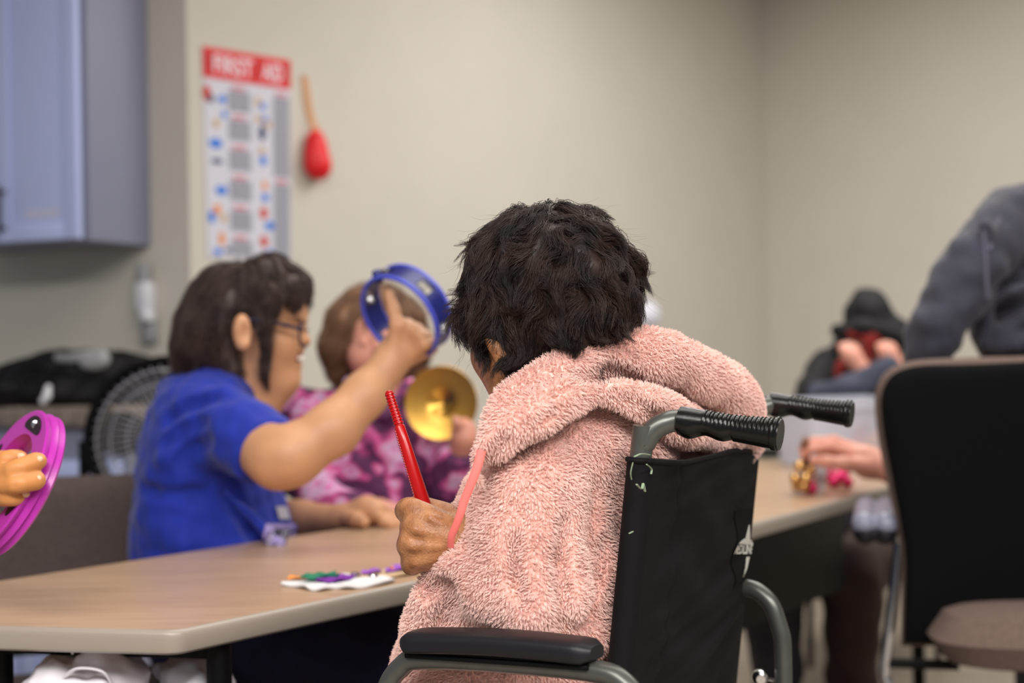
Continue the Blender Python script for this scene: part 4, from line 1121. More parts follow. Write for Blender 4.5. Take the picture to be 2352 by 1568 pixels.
# legs
for q_, dy in ((0, 0.0), (1, 0.24)):
    h0 = P(455, 1440, BD - .06 + dy * 0.9); kn = P(880, 1475, 2.42 + dy); h0[2] = 0.565; kn[2] = 0.555
    an = kn + np.array([0.02, 0.02, 0]); an[2] = 0.10; toe = an + np.array([0.13, -0.07, -0.055])
    bb.wpath([(*h0, .072), (*kn, .055), (*an, .038), (*toe, .030)], k=0.03)
bbm = bb.mesh('body', 0.0042, skin_fair, bl)
jn = SDF()
for q_, dy in ((0, 0.0), (1, 0.24)):
    h0 = P(455, 1440, BD - .06 + dy * 0.9); kn = P(880, 1475, 2.42 + dy); h0[2] = 0.565; kn[2] = 0.56
    an = kn + np.array([0.02, 0.02, 0]); an[2] = 0.12
    jn.wpath([(*h0, .092), (*kn, .074), (*an, .058)], k=0.03)
jn.post.append(wob(0.09, 0.004, 61))
jn.mesh('jeans', 0.007, jean_m, bl)
mb = MB()
for q_, dy in ((0, 0.0), (1, 0.24)):
    kn = P(880, 1475, 2.42 + dy); an = kn + np.array([0.02, 0.02, 0]); an[2] = 0.045
    sd_ = SDF(); sd_.wpath([(*(an + np.array([-0.03, 0.02, 0])), .042), (*(an + np.array([0.14, -0.075, -0.008])), .036)], k=0.02); sd_.post.append(lambda X, Y, Z: np.maximum(0, 0.006 - Z) * 60)
    sd_.mesh('shoe', 0.006, blk_m, bl)
# mouth, teeth, brow
def trace(sdf, px, py, d0=2.2, d1=3.0):
    dr = ray(px, py); t = d0
    for _ in range(120):
        e = sdf.ev((CAM + dr * t)[None])[0]
        if e < 0.0006 or t > d1: break
        t += max(e * 0.8, 0.0006)
    return CAM + dr * t
mq = trace(bb, 684, 822); s = SDF(); s.ell(mq + np.array([-.004, .004, 0]), (.014, .009, .0085), k=0.004); s.mesh('mouth', 0.0018, mat('open_mouth', (120, 40, 40), 0.5), bl)
s = SDF(); s.ell(mq + np.array([.004, .003, -.001]), (.009, .009, .0045), k=0.004); s.mesh('teeth', 0.0015, teeth_m, bl)
for q_ in (-1, 1):
    s = SDF(); s.path([(690, 722, BD + .02 * q_, .003), (676, 716, BD + .04 * q_, .0035)], k=0.004); s.mesh('eyebrow', 0.0015, hair_brown, bl)
    s = SDF(); s.ell(P(676, 746, BD + .031 * q_), (.0055, .0055, .0055), k=0.002); s.mesh('iris', 0.0012, blk_m, bl)
# spectacles
gl = None
mb = MB()
for q_ in (-1, 1):
    lc = P(700, 766, BD + .034 * q_); rr = [(.006, .028), (.024, .022), (.030, 0.0), (.024, -.024), (0, -.027), (-.024, -.024), (-.030, 0.0), (-.024, .022)]
    ring = [lc + np.array([0, a * 1.0, b_]) + np.array([-abs(a) * 0.15, 0, 0]) for b_, a in [(v_, h_) for h_, v_ in [(y_, z_) for y_, z_ in rr]]]
    ring = [lc + np.array([-abs(y_) * 0.2, y_, z_]) for y_, z_ in ((.0, .020), (.022, .019), (.029, .0), (.022, -.020), (0, -.023), (-.022, -.020), (-.029, 0.0), (-.022, .019))]
    q = spline(ring + [ring[0]], 5); mb.tube(q, 0.0026, 8)
mb.tube([P(706, 758, BD - .008), P(706, 758, BD + .008)], 0.0024, 8)
gl = mb.build('spectacles', glass_fr, bl)
for q_ in (-1, 1):
    mb = MB(); mb.tube(spline([P(697, 757, BD + .066 * q_), P(660, 748, BD + .084 * q_), P(610, 737, BD + .098 * q_), P(562, 733, BD + .100 * q_)], 5), 0.0030, 8, flat=1.2); mb.build('temple_arm', glass_fr, gl)
# hair: bob with a fringe
hh = SDF()
hh.ell(P(556, 710, BD), (0.092*K_, 0.084*K_, 0.084*K_), k=0.02)
hh.ell(P(500, 770, BD), (0.058*K_, 0.082*K_, 0.075*K_), k=0.03)
hh.path([(480, 760, BD - .03, .050), (462, 815, BD - .03, .044), (452, 842, BD - .03, .026)], k=0.03); hh.path([(480, 770, BD + .03, .06), (455, 840, BD + .03, .035)], k=0.03)
hh.path([(520, 800, BD - .055, .028), (535, 850, BD - .06, .020)], k=0.02)
hh.path([(620, 640, BD, .046), (668, 662, BD, .030), (684, 690, BD, .014)], k=0.02)
hh.path([(665, 655, BD - .045, .022), (672, 690, BD - .05, .012)], k=0.02); hh.path([(665, 655, BD + .045, .022), (672, 690, BD + .05, .012)], k=0.02)
hh.path([(625, 672, BD - .075, .020), (608, 740, BD - .086, .008), (606, 815, BD - .080, .005), (607, 865, BD - .07, .003)], k=0.015, n=3)
hh.ell(P(556, 764, EA - .005), (.024, .03, .036), k=0.01, sub=True)
hh.post.append(wob(0.03, 0.0015, 71, (1.6, 1.6, 0.3)))
hhm = hh.mesh('hair', 0.0045, hair_brown, bl)
cr2 = P(560, 625, BD)
def flow_dn(c):
    def fl(p):
        d = p - c; d[:, 2] -= 0.02; d /= np.linalg.norm(d, axis=1, keepdims=True) + 1e-6
        return d * 0.8 + np.array([0, 0, -1.0])
    return fl
earp = P(558, 768, EA)
ok_bl = lambda c: np.where(np.linalg.norm(c - earp, axis=1) < 0.055, 0, 1.0)
hairdo('hair_locks', hh, ok_bl, flow_dn(cr2), 900, 14, lambda x: 0.09, hair_brown, hhm, steps=10, lift=(0.001, 0.007), curl=0.18, cs=0.06, spread=0.004, seed=15, free=0.2, rad=0.00035, tipflick=0.1)
# print on the shirt front
def onto(sdf, px, py, d0, d1):
    r = ray(px, py); t = d0
    for _ in range(60):
        q = CAM + r * t; dd = sdf.ev(q[None])[0]
        if dd < 0.0008: break
        t += max(dd * 0.7, 0.0006)
        if t > d1: return None
    return CAM + r * t
def shirt_decal(v2, faces, name, m, lift):
    v = np.asarray(v2, float); pts = []
    for x, y in v:
        q = onto(sh, x, y, 2.3, 3.0)
        if q is None: q = P(x, y, BD - 0.02)
        pts.append(q)
    pts = np.array(pts); g = sh.grad(pts); mb = MB(); mb.add(list(pts + g * lift), faces); return mb.build(name, m, shm, smooth=False)
def grid_poly(x0, x1, y0, y1, n, skew=0.0):
    v = []; f = []
    for i in range(n + 1):
        for j in range(n + 1): v.append((x0 + (x1 - x0) * j / n + skew * (1 - i / n), y0 + (y1 - y0) * i / n))
    for i in range(n):
        for j in range(n): f.append((i*(n+1)+j, (i+1)*(n+1)+j, (i+1)*(n+1)+j+1, i*(n+1)+j+1))
    return v, f
pl_m = mat('print_lilac', (150, 136, 190), 0.7); pw_m = mat('print_grey', (172, 172, 186), 0.7); pn_m = mat('print_navy', (8, 10, 52), 0.7)
v, f = grid_poly(600, 672, 1203, 1262, 10, 10); shirt_decal(v, f, 'print_plate', pl_m, 0.0016)
tv, tf = flat_text('CE', 1, 0.07, shear=0.2); q = fit(tv, 609, 668, 1266, 1212); shirt_decal(q[:, :2], tf, 'print_letter_edge', pn_m, 0.0026)
tv, tf = flat_text('CE', 1, 0.0, shear=0.2); q = fit(tv, 617, 661, 1260, 1219); shirt_decal(q[:, :2], tf, 'print_lettering', pw_m, 0.0036)
v, f = grid_poly(640, 664, 1163, 1192, 6, -8); shirt_decal(v, f, 'print_emblem', pw_m, 0.002)

# blue tambourine
tx = nz([0.55, 0.68, 0.48]); tc = P(917, 730, 2.47); RT, DT = 0.082, 0.042
ta = nz(np.cross(tx, UP)); tb_ = np.cross(tx, ta)
tam = thing('tambourine', tc, 'blue plastic tambourine ring held up in the raised fist', 'tambourine')
mb = MB(); v = []; f = []; NA = 96; slots = 6
rows = [0.0, 0.25, 0.75, 1.0]
def inslot(j):
    t = (j / NA * slots + 0.1) % 1.0; return 0.3 < t < 0.62
for (rr) in (RT, RT - 0.006):
    for h in rows:
        for j in range(NA):
            a = 2*PI*j/NA; v.append(tc + rr * (math.cos(a) * ta + math.sin(a) * tb_) + tx * DT * h)
def vi(s_, r, j): return s_ * 4 * NA + r * NA + (j % NA)
for r in range(3):
    for j in range(NA):
        if r == 1 and inslot(j): continue
        f.append((vi(0, r, j), vi(0, r, j+1), vi(0, r+1, j+1), vi(0, r+1, j))); f.append((vi(1, r, j), vi(1, r+1, j), vi(1, r+1, j+1), vi(1, r, j+1)))
for j in range(NA):
    f.append((vi(0, 0, j), vi(1, 0, j), vi(1, 0, j+1), vi(0, 0, j+1))); f.append((vi(0, 3, j), vi(0, 3, j+1), vi(1, 3, j+1), vi(1, 3, j)))
    if inslot(j):
        f.append((vi(0, 1, j), vi(0, 1, j+1), vi(1, 1, j+1), vi(1, 1, j))); f.append((vi(0, 2, j), vi(1, 2, j), vi(1, 2, j+1), vi(0, 2, j+1)))
        if not inslot(j-1): f.append((vi(0, 1, j), vi(1, 1, j), vi(1, 2, j), vi(0, 2, j)))
        if not inslot(j+1): f.append((vi(0, 1, j+1), vi(0, 2, j+1), vi(1, 2, j+1), vi(1, 1, j+1)))
mb.add(v, f); mb.build('ring', blue_plastic, tam)
for h in (0.0, 1.0):
    mb = MB(); mb.tube([tc + tx * DT * h + (RT - 0.002) * (math.cos(a) * ta + math.sin(a) * tb_) for a in np.linspace(0, 2*PI, 97)], 0.0042, 10); mb.build('rim', mat('blue_rim', (74, 84, 200), 0.25), tam)
for i in range(slots):
    a = 2*PI*((i + 0.36) / slots); c = tc + tx * DT * 0.5 + (RT - 0.004) * (math.cos(a) * ta + math.sin(a) * tb_)
    rad = math.cos(a) * ta + math.sin(a) * tb_
    mb = MB()
    for q_ in (-1, 1):
        tg = np.cross(tx, rad); mb.lathe([(0, 0.0012), (0.004, 0.001), (0.0085, 0.0), (0.0085, -0.0005), (0, 0.0005)], c + tg * 0.004 * q_, tg * q_, 16)
    mb.build('jingle', silver_m, tam)
mb = MB(); kb = P(868, 633, 2.47); mb.lathe([(0, 0.012), (0.008, 0.010), (0.010, 0.0), (0.006, -0.014), (0, -0.014)], kb, nz([-0.3, 0, 1]), 14); mb.build('knob', blue_plastic, tam)

# chair of the person in blue: brown upholstered back left of them
def pad_mesh(root, name, centre, X, Y, Z, sx, sy, sz, bow, mm, bev):
    mb = MB(); v = []; f = []; n = 16
    for q_ in (0, 1):
        for i in range(n + 1):
            for j in range(n + 1):
                x = (j / n - 0.5) * 2; y = (i / n - 0.5) * 2
                # rounded outline
                p_ = 5.0; r = (abs(x) ** p_ + abs(y) ** p_) ** (1 / p_); mx_ = max(abs(x), abs(y), 1e-9); k = mx_ / max(r, 1e-9)
                xx, yy = x * k, y * k
                edge = max(0, 1 - r * 0 - mx_ ** 6)
                v.append(centre + X * xx * sx/2 + Y * yy * sy/2 + Z * ((sz/2) * (edge ** 0.45) * (1 if q_ else -1) + bow * (xx * xx)))
    N2 = (n + 1) ** 2
    for i in range(n):
        for j in range(n):
            a = i*(n+1)+j; f.append((a + N2, a + 1 + N2, a + n + 2 + N2, a + n + 1 + N2)); f.append((a, a + n + 1, a + n + 2, a + 1))
    mb.add(v, f); return mb.build(name, mm, root)

def upholstered_chair(root, c, fwd, m, shell, w=0.44, ztop=0.85, zlow=0.50, seat_z=0.47):
    fwd = nz(fwd); sd_ = nz(np.cross(fwd, UP))
    pad_mesh(root, 'backrest', c + UP * (ztop + zlow) / 2 - fwd * 0.20, sd_, UP, fwd, w, ztop - zlow, 0.07, 0.03, m, 0)
    pad_mesh(root, 'back_shell', c + UP * (ztop + zlow) / 2 - fwd * 0.235, sd_, UP, -fwd, w - 0.02, ztop - zlow - 0.02, 0.02, -0.03, shell, 0)
    pad_mesh(root, 'seat', c + UP * (seat_z - 0.03) + fwd * 0.03, sd_, fwd, UP, w + 0.02, 0.46, 0.08, 0.0, m, 0)
    for a in (-1, 1):
        for b in (-1, 1):
            mb = MB(); t0 = c + sd_ * a * (w/2 - 0.02) + fwd * b * 0.17; mb.tube([t0 + UP * (seat_z - 0.06), t0 + fwd * b * 0.03 + sd_ * a * 0.01 + UP * 0.0], 0.011, 10); mb.build('leg', blk_m, root)
        mb = MB(); t0 = c + sd_ * a * (w/2 - 0.06) - fwd * 0.2; mb.tube([t0 + UP * (seat_z - 0.06) , t0 - fwd * 0.035 + UP * (zlow + 0.12)], 0.011, 10); mb.build('back_post', blk_m, root)
lc_ = P(60, 1200, 2.80); lc_[2] = 0
lch = thing('chair', lc_, 'brown fabric chair back behind the table at the left', 'chair')
upholstered_chair(lch, lc_ + np.array([0.06, -0.02, 0]) + 0.2 * nz([0.42, -0.9, 0]), [0.30, -0.95, 0], brown_fab, black_plastic, w=0.56, ztop=0.845, zlow=0.50)

# ------------------------------------------------------------------ person in the floral blouse
FD = 3.10
fp_ = thing('person', (*P(865, 1200, FD)[:2], 0), 'person in pink and purple floral blouse holding up a brass cymbal', 'person')
fb = SDF(); fs = SDF()
fs.ell(P(862, 1060, FD), (0.185, 0.11, 0.17), k=0.05); fs.ell(P(865, 965, FD), (0.165, 0.085, 0.075), k=0.05); fs.ell(P(860, 1200, FD), (0.19, 0.12, 0.10), k=0.05)
fs.path([(700, 950, FD - .02, .055), (684, 1080, FD - .06, .054), (760, 1165, FD - .16, .046), (830, 1172, FD - .18, .038)], k=0.02)
fs.path([(1010, 985, FD - .02, .058), (1046, 1105, FD - .10, .052)], k=0.03)
fcc = P(1062, 1035, FD - .16); fcn = nz(P(1064, 1010, FD - .17) - P(1048, 1110, FD - .10))
fs.path([(1046, 1105, FD - .10, .050), (1064, 1010, FD - .17, .040)], k=0.02, cut=(fcc, fcn))
# open collar
fs.ell(P(866, 880, FD - .075), (0.060, 0.06, 0.062), k=0.012, sub=True)
fs.cone(P(800, 880, FD - .05), P(850, 960, FD - .115), .016, .012, k=0.01); fs.cone(P(945, 880, FD - .05), P(880, 960, FD - .115), .016, .012, k=0.01)
fs.post.append(wob(0.10, 0.004, 81)); fs.post.append(wob(0.045, 0.0018, 82))
fs.mesh('blouse', 0.006, floral_m, fp_)
fb.ell(P(862, 1060, FD), (0.155, 0.085, 0.15), k=0.05); fb.ell(P(865, 965, FD), (0.14, 0.068, 0.06), k=0.05)
fb.path([(868, 900, FD - .01, .052), (868, 960, FD - .025, .055)], k=0.04)
fb.path([(700, 955, FD - .02, .040), (684, 1080, FD - .06, .038), (760, 1168, FD - .16, .032), (870, 1176, FD - .20, .024), (920, 1180, FD - .20, .020)], k=0.02)
fb.path([(1010, 990, FD - .02, .042), (1048, 1105, FD - .10, .036), (1066, 1005, FD - .17, .024), (1066, 985, FD - .165, .025)], k=0.015)
for i in range(4):
    fb.path([(1068, 990, FD - .165, .011), (1074 - i * 1, 968 - i*4, FD - .145 + i * .012, .009), (1066 - 4*i, 950 - 3*i, FD - .130 + i * .012, .0085), (1050 - 3*i, 940 - 2*i, FD - .122 + .008 * i, .008)], k=0.006)
fb.path([(1060, 988, FD - .18, .012), (1052, 972, FD - .192, .0095), (1046, 962, FD - .19, .008)], k=0.006)
fhd = P(862, 762, FD); fl_ = nz([0.18, -0.96, -0.16]); fx_ = nz(np.cross(fl_, UP)); fz_ = np.cross(fx_, fl_); FA = np.array([fx_, fl_, fz_])
fb.ell(fhd, (0.074, 0.086, 0.088), k=0.02, ax=FA); fb.ell(fhd + fl_ * .03 - fz_ * .05, (0.060, 0.062, 0.068), k=0.03, ax=FA)
fb.cone(fhd + fl_ * .088 - fz_ * .010, fhd + fl_ * .104 - fz_ * .040, .007, .012, k=0.01)
for q_ in (-1, 1):
    fb.ell(fhd + fl_ * .09 + fx_ * .030 * q_ - fz_ * .010, (.014, .012, .009), k=0.008, sub=True, ax=FA); fb.ell(fhd + fl_ * .077 + fx_ * .030 * q_ - fz_ * .010, (.012, .012, .012), k=0.002)
    fb.ell(fhd + fl_ * .066 + fx_ * .040 * q_ - fz_ * .045, (.022, .02, .022), k=0.02)
fb.ell(fhd + fl_ * .090 - fz_ * .068, (.021, .009, .006), k=0.006, ax=FA); fb.ell(fhd + fl_ * .087 - fz_ * .079, (.018, .009, .006), k=0.006, ax=FA); fb.ell(fhd + fl_ * .078 - fz_ * .102, (.02, .016, .014), k=0.02)
for q_ in (-1, 1):
    h0 = P(860 + 75 * q_, 1300, FD); h0[2] = .56; kn = h0 + np.array([0.02 * q_, -0.36, -0.01]); an = kn * 1.0; an[2] = .09; toe = an + np.array([0.01, -0.12, -0.05])
    fb.wpath([(*h0, .075), (*kn, .055), (*an, .038), (*toe, .03)], k=0.03)
fb.ell(P(860, 1260, FD), (0.15, 0.10, 0.12), k=0.04)
fb.mesh('body', 0.0045, skin_pale, fp_)
s = SDF()
for q_ in (-1, 1):
    h0 = P(860 + 75 * q_, 1300, FD); h0[2] = .57; kn = h0 + np.array([0.02 * q_, -0.36, -0.01]); an = kn * 1.0; an[2] = .12
    s.wpath([(*h0, .10), (*kn, .075), (*an, .055)], k=0.03)
s.ell(P(800, 1215, FD - .04), (0.15, 0.11, 0.06), k=0.03)
s.mesh('jeans', 0.008, mat('blue_denim', (30, 58, 116), 0.85, vary=0.1, scale=30), fp_)
s = SDF(); s.ell(fhd + fl_ * .094 - fz_ * .073, (.018, .006, .006), k=0.004, ax=FA); s.mesh('lips', 0.002, lip_m, fp_)
fh = SDF()
fh.ell(fhd + fz_ * .012 - fl_ * .012, (0.088, 0.090, 0.090), k=0.02, ax=FA)
for q_ in (-1, 1):
    fh.wpath([(*(fhd + fx_ * .068 * q_ + fl_ * .012 + fz_ * .03), .034), (*(fhd + fx_ * .084 * q_ + fl_ * .012 - fz_ * .03), .028), (*(fhd + fx_ * .078 * q_ + fl_ * .008 - fz_ * .085), .020)], k=0.02)
fh.wpath([(*(fhd - fl_ * .05 - fz_ * .01), .065), (*(fhd - fl_ * .045 - fz_ * .08), .05)], k=0.03)
fh.ell(fhd + fl_ * .085 - fz_ * .030, (.054, .05, .066), k=0.02, sub=True, ax=FA)
fh.post.append(wob(0.03, 0.0015, 91, (1.6, 1.6, 0.3)))
fhm = fh.mesh('hair', 0.0045, hair_light, fp_)
hairdo('hair_locks', fh, lambda c: np.where((c - fhd) @ fl_ > 0.055, 0, 1.0), flow_dn(P(862, 660, FD)), 620, 12, lambda x: 0.10, hair_light, fhm, steps=10, lift=(0.001, 0.006), curl=0.15, cs=0.06, spread=0.005, seed=25, free=0.2, rad=0.0004, tipflick=0.05)
# chair under
fc_ = P(865, 1200, FD + .05); fc_[2] = 0
fch = thing('chair', fc_, 'brown fabric chair under the person in the floral blouse', 'chair')
upholstered_chair(fch, fc_ + np.array([0, 0.04, 0]), [0.0, -1, 0], brown_fab, black_plastic, w=0.44, ztop=0.80, zlow=0.52, seat_z=0.46)

# cymbal
cy = P(1014, 925, FD - .155); cya = nz([-0.18, -0.95, 0.10])
cym = thing('cymbal', cy, 'small brass hand cymbal held up by the person in the floral blouse', 'cymbal')
prof = [(0.0, 0.016), (0.006, 0.0158), (0.016, 0.0135), (0.024, 0.009), (0.029, 0.0045), (0.034, 0.0035), (0.05, 0.0015), (0.066, -0.0008), (0.0765, -0.003), (0.0775, -0.0036), (0.0765, -0.0042)]
mb = MB(); mb.lathe([(r, h - 0.0) for r, h in prof] + [(0.066, -0.002), (0.05, 0.0002), (0.034, 0.002), (0.028, 0.003), (0.022, 0.0075), (0.0, 0.0145)], cy, -cya * -1 if False else cya * -1, 56)
mb.build('disc', brass_m, cym)
mb = MB(); mb.tube(spline([cy - cya * 0.018, cy - cya * 0.035 + CR * 0.02 - UP * 0.015, P(1062, 975, FD - .14)], 6), 0.004, 8); mb.build('strap', wood_dark, cym)

# ------------------------------------------------------------------ hooded person at the far table
HD = 4.6; hs = 1.095
hp_ = thing('person', (*P(2000, 1100, HD + .1)[:2], 0), 'person in black hoodie, hood up, bent over the far table', 'person')
ho = SDF(); hbdy = SDF()
ho.path([(1997, 682, HD + .04, .030), (1996, 715, HD + .03, .068), (1998, 768, HD + .03, .098)], k=0.04)
ho.ell(P(2005, 800, HD + .05), (0.130, 0.125, 0.085), k=0.04)
ho.path([(1925, 762, HD - .05, .020), (1990, 752, HD - .10, .024), (2060, 775, HD - .08, .024), (2098, 815, HD - .04, .03)], k=0.02, n=3)
ho.path([(2066, 775, HD, .060), (2098, 840, HD, .060)], k=0.03)
ho.ell(P(1978, 818, HD - .13), (0.082, 0.095, 0.046), k=0.012, sub=True)
ho.ell(P(2000, 900, HD + .12), (0.215, 0.15, 0.10), k=0.05); ho.ell(P(2000, 1000, HD + .16), (0.21, 0.14, 0.22), k=0.06)
ho.path([(1895, 850, HD + .06, .062), (1866, 915, HD - .06, .060)], k=0.03)
ho.post.append(wob(0.10, 0.005, 101))
hoo = ho.mesh('hoodie', 0.008, hood_m, hp_)
s = SDF(); s.path([(1868, 920, HD - .06, .056), (1950, 905, HD - .24, .050), (2040, 850, HD - .26, .042)], k=0.02); s.path([(2110, 860, HD, .058), (2120, 930, HD - .10, .055), (2060, 868, HD - .24, .042)], k=0.02)
s.post.append(wob(0.07, 0.004, 102)); s.mesh('sleeves', 0.007, sleeve_m, hp_)
hbdy.ell(P(1990, 782, HD + .02), (0.068, 0.075, 0.078), k=0.02); hbdy.ell(P(1968, 815, HD - .04), (0.055, 0.055, 0.05), k=0.02)
hbdy.path([(1962, 795, HD - .09, .010), (1966, 815, HD - .105, .014)], k=0.01)
for q_ in (-1, 1): hbdy.ell(P(1966 + 26 * q_, 797, HD - .085), (.017, .012, .010), k=0.008, sub=True)
hbdy.ell(P(1965, 835, HD - .105), (.022, .014, .010), k=0.01)
hbdy.ell(P(1998, 930, HD + .14), (0.17, 0.11, 0.10), k=0.05); hbdy.ell(P(2000, 1020, HD + .17), (0.17, 0.11, 0.22), k=0.05); hbdy.path([(1985, 830, HD, .05), (1998, 900, HD + .1, .055)], k=0.04)
# hands up against the face
for (wx, wy, wd, tx_, ty_) in ((1975, 850, HD - .22, 1942, 790), (2050, 838, HD - .25, 2030, 788)):
    hbdy.path([(wx + 15, wy + 10, wd, .026), ((wx + tx_) / 2, (wy + ty_) / 2, wd + .02, .030)], k=0.02)
    for i in range(4):
        hbdy.path([((wx + tx_) / 2 - 12 + 9 * i, (wy + ty_) / 2 - 4, wd + .02, .0125), (tx_ - 12 + 11 * i, ty_ + 4 * abs(i - 1.5), wd + .05, .0105)], k=0.006)
    hbdy.path([((wx + tx_) / 2 + 14, (wy + ty_) / 2 + 4, wd + .01, .013), (tx_ + 26, ty_ + 22, wd + .02, .011)], k=0.008)
khip = P(2000, 1200, HD + .12); khip[2] = .50
for q_, (kx, ky, kd) in ((-1, (1775, 1345, 4.02)), (1, (1952, 1330, 4.02))):
    kn = P(kx, ky, kd); an = kn + np.array([0.01, 0.03, 0]); an[2] = .10; toe = an + np.array([-0.02, -0.13, -0.05])
    h0 = khip + np.array([0.10 * q_, 0, 0]); hbdy.wpath([(*h0, .08), (*kn, .062), (*an, .042), (*toe, .032)], k=0.03)
hbdy.mesh('body', 0.006, skin_pale, hp_)
for q_, (kx, ky, kd), mm in ((-1, (1775, 1345, 4.02), trouser_dark), (1, (1952, 1330, 4.02), trouser_brown)):
    kn = P(kx, ky, kd); an = kn + np.array([0.01, 0.03, 0]); an[2] = .12; h0 = khip + np.array([0.10 * q_, 0, 0])
    s = SDF(); s.wpath([(*h0, .10), (*kn, .090), (*an, .072)], k=0.04); s.post.append(wob(0.12, 0.006, 103)); s.mesh('trouser_leg', 0.008, mm, hp_)
    s = SDF(); a_ = an * 1.0; a_[2] = .045; s.wpath([(*(a_ + np.array([0, .04, 0])), .042), (*(a_ + np.array([-0.02, -.13, -.008])), .037)], k=0.02); s.post.append(lambda X, Y, Z: np.maximum(0, 0.006 - Z) * 60); s.mesh('shoe', 0.007, blk_m, hp_)
s = SDF(); s.path([(1955, 765, HD - .085, .016), (2000, 768, HD - .10, .022), (2035, 790, HD - .08, .016)], k=0.012); s.path([(1996, 780, HD - .11, .02), (1992, 830, HD - .10, .018)], k=0.01); s.path([(1932, 838, HD - .08, .018), (1926, 860, HD - .08, .016)], k=0.01)
s.mesh('red_scarf', 0.005, red_cloth, hp_)
hc_ = P(2000, 1100, HD + .2); hc_[2] = 0
hch = thing('chair', hc_, 'brown fabric chair under the person in the black hoodie', 'chair')
upholstered_chair(hch, hc_ + np.array([0.0, 0.12, 0]), [-0.1, -1, 0], brown_fab, black_plastic, w=0.44, ztop=0.78, zlow=0.50, seat_z=0.42)

# ------------------------------------------------------------------ standing person in grey
GD = 3.10
gp = thing('person', (1.25, GD + 0.02, 0), 'person in charcoal grey long-sleeved top standing behind the right chair', 'person')
gs = SDF(); gb2 = SDF()
gs.ell((1.22, GD + .03, 1.17), (0.22, 0.13, 0.24), k=0.05); gs.ell((1.24, GD + .02, 1.36), (0.21, 0.105, 0.075), k=0.05)
gs.path([(2330, 500, GD - .01, .064), (2235, 610, GD - .09, .068), (2150, 752, GD - .14, .055)], k=0.025, n=3)
gs.path([(2150, 752, GD - .14, .055), (2140, 800, GD - .13, .050), (2085, 1000, GD - .02, .036)], k=0.015)
gs.wpath([(1.44, GD, 1.36, .065), (1.52, GD - .06, 1.12, .055), (1.46, GD - .22, .98, .042)], k=0.03)
# seams of a folded-down hood on the back, waist folds
gs.path([(2262, 520, GD - .135, .010), (2268, 610, GD - .130, .009), (2275, 690, GD - .120, .010), (2352, 660, GD - .125, .012)], k=0.012)
gs.path([(2275, 690, GD - .115, .012), (2262, 790, GD - .115, .012)], k=0.02)
gs.path([(2300, 760, GD - .10, .016), (2360, 725, GD - .10, .018)], k=0.02); gs.path([(2280, 800, GD - .10, .014), (2370, 780, GD - .11, .018)], k=0.02)
gs.post.append(wob(0.10, 0.004, 111)); gs.post.append(wob(0.04, 0.0015, 112))
gsm = gs.mesh('knit_top', 0.006, grey_knit, gp)
for pts in ([(2255, 505), (2262, 560), (2266, 640), (2268, 685)], [(2268, 685), (2300, 660), (2352, 620)], [(2296, 500), (2272, 575)]):
    mb = MB(); q = []
    for x, y in pts:
        r = ray(x, y); t = 2.6
        for _ in range(80):
            pp = CAM + r * t; dd = gs.ev(pp[None])[0]
            if dd < 0.001 or t > 3.6: break
            t += max(dd * 0.7, 0.001)
        q.append(CAM + r * min(t, 3.2))
    mb.tube(spline(q, 6), 0.0038, 8); mb.build('seam', grey_seam, gsm)
gb2.ell((1.26, GD + .03, 1.15), (0.16, 0.10, 0.24), k=0.05); gb2.ell((1.25, GD + .02, 1.35), (0.165, 0.08, 0.06), k=0.05)
gb2.wpath([(1.30, GD, 1.42, .055), (1.33, GD + .01, 1.52, .052)], k=0.03); gb2.ell((1.34, GD + .02, 1.60), (.074, .09, .11), k=0.03); gb2.ell((1.33, GD + .08, 1.56), (.055, .05, .07), k=0.03); gb2.cone((1.325, GD + .118, 1.60), (1.322, GD + .135, 1.565), .008, .012, k=0.01)
gb2.path([(2330, 500, GD - .01, .050), (2235, 610, GD - .09, .054), (2150, 755, GD - .14, .044), (2138, 800, GD - .13, .038), (2085, 1000, GD - .02, .029), (2055, 1082, GD + .04, .026)], k=0.02)
gb2.wpath([(1.44, GD, 1.36, .05), (1.52, GD - .06, 1.12, .042), (1.46, GD - .22, .98, .032), (1.42, GD - .30, .95, .028)], k=0.03)
# hand reaching over the bells
gh = GD + .08
gb2.path([(2055, 1082, gh - .04, .027), (1995, 1062, gh, .033), (1975, 1052, gh, .030)], k=0.02)
for pts in ([(1975, 1045, gh - .02), (1905, 1024, gh - .02), (1862, 1030, gh - .01), (1845, 1046, gh)], [(1978, 1036, gh + .01), (1915, 1012, gh + .02), (1870, 1014, gh + .02), (1842, 1030, gh + .01)], [(1975, 1042, gh + .03), (1920, 1020, gh + .05), (1880, 1020, gh + .05), (1852, 1040, gh + .03)], [(1985, 1056, gh + .05), (1935, 1040, gh + .07), (1900, 1040, gh + .07), (1875, 1052, gh + .05)]):
    gb2.path([(*pts[0], .014), (*pts[1], .012), (*pts[2], .0105), (*pts[3], .0095)], k=0.008)
gb2.path([(2000, 1072, gh - .03, .020), (1940, 1064, gh - .05, .0145), (1900, 1060, gh - .05, .0125), (1868, 1058, gh - .03, .0105)], k=0.012)
for q_ in (-1, 1): gb2.wpath([(1.27 + .09 * q_, GD + .04, .90, .085), (1.27 + .10 * q_, GD + .03, .50, .060), (1.27 + .10 * q_, GD + .05, .10, .040), (1.27 + .11 * q_, GD - .10, .045, .032)], k=0.03)
gb2.mesh('body', 0.005, skin_pale, gp)
s = SDF()
s.ell((1.27, GD + .04, .93), (.175, .125, .11), k=0.04)
for q_ in (-1, 1): s.wpath([(1.27 + .09 * q_, GD + .04, .90, .098), (1.27 + .10 * q_, GD + .03, .50, .076), (1.27 + .10 * q_, GD + .05, .10, .064)], k=0.03)
s.mesh('trousers', 0.008, trouser_dark, gp)
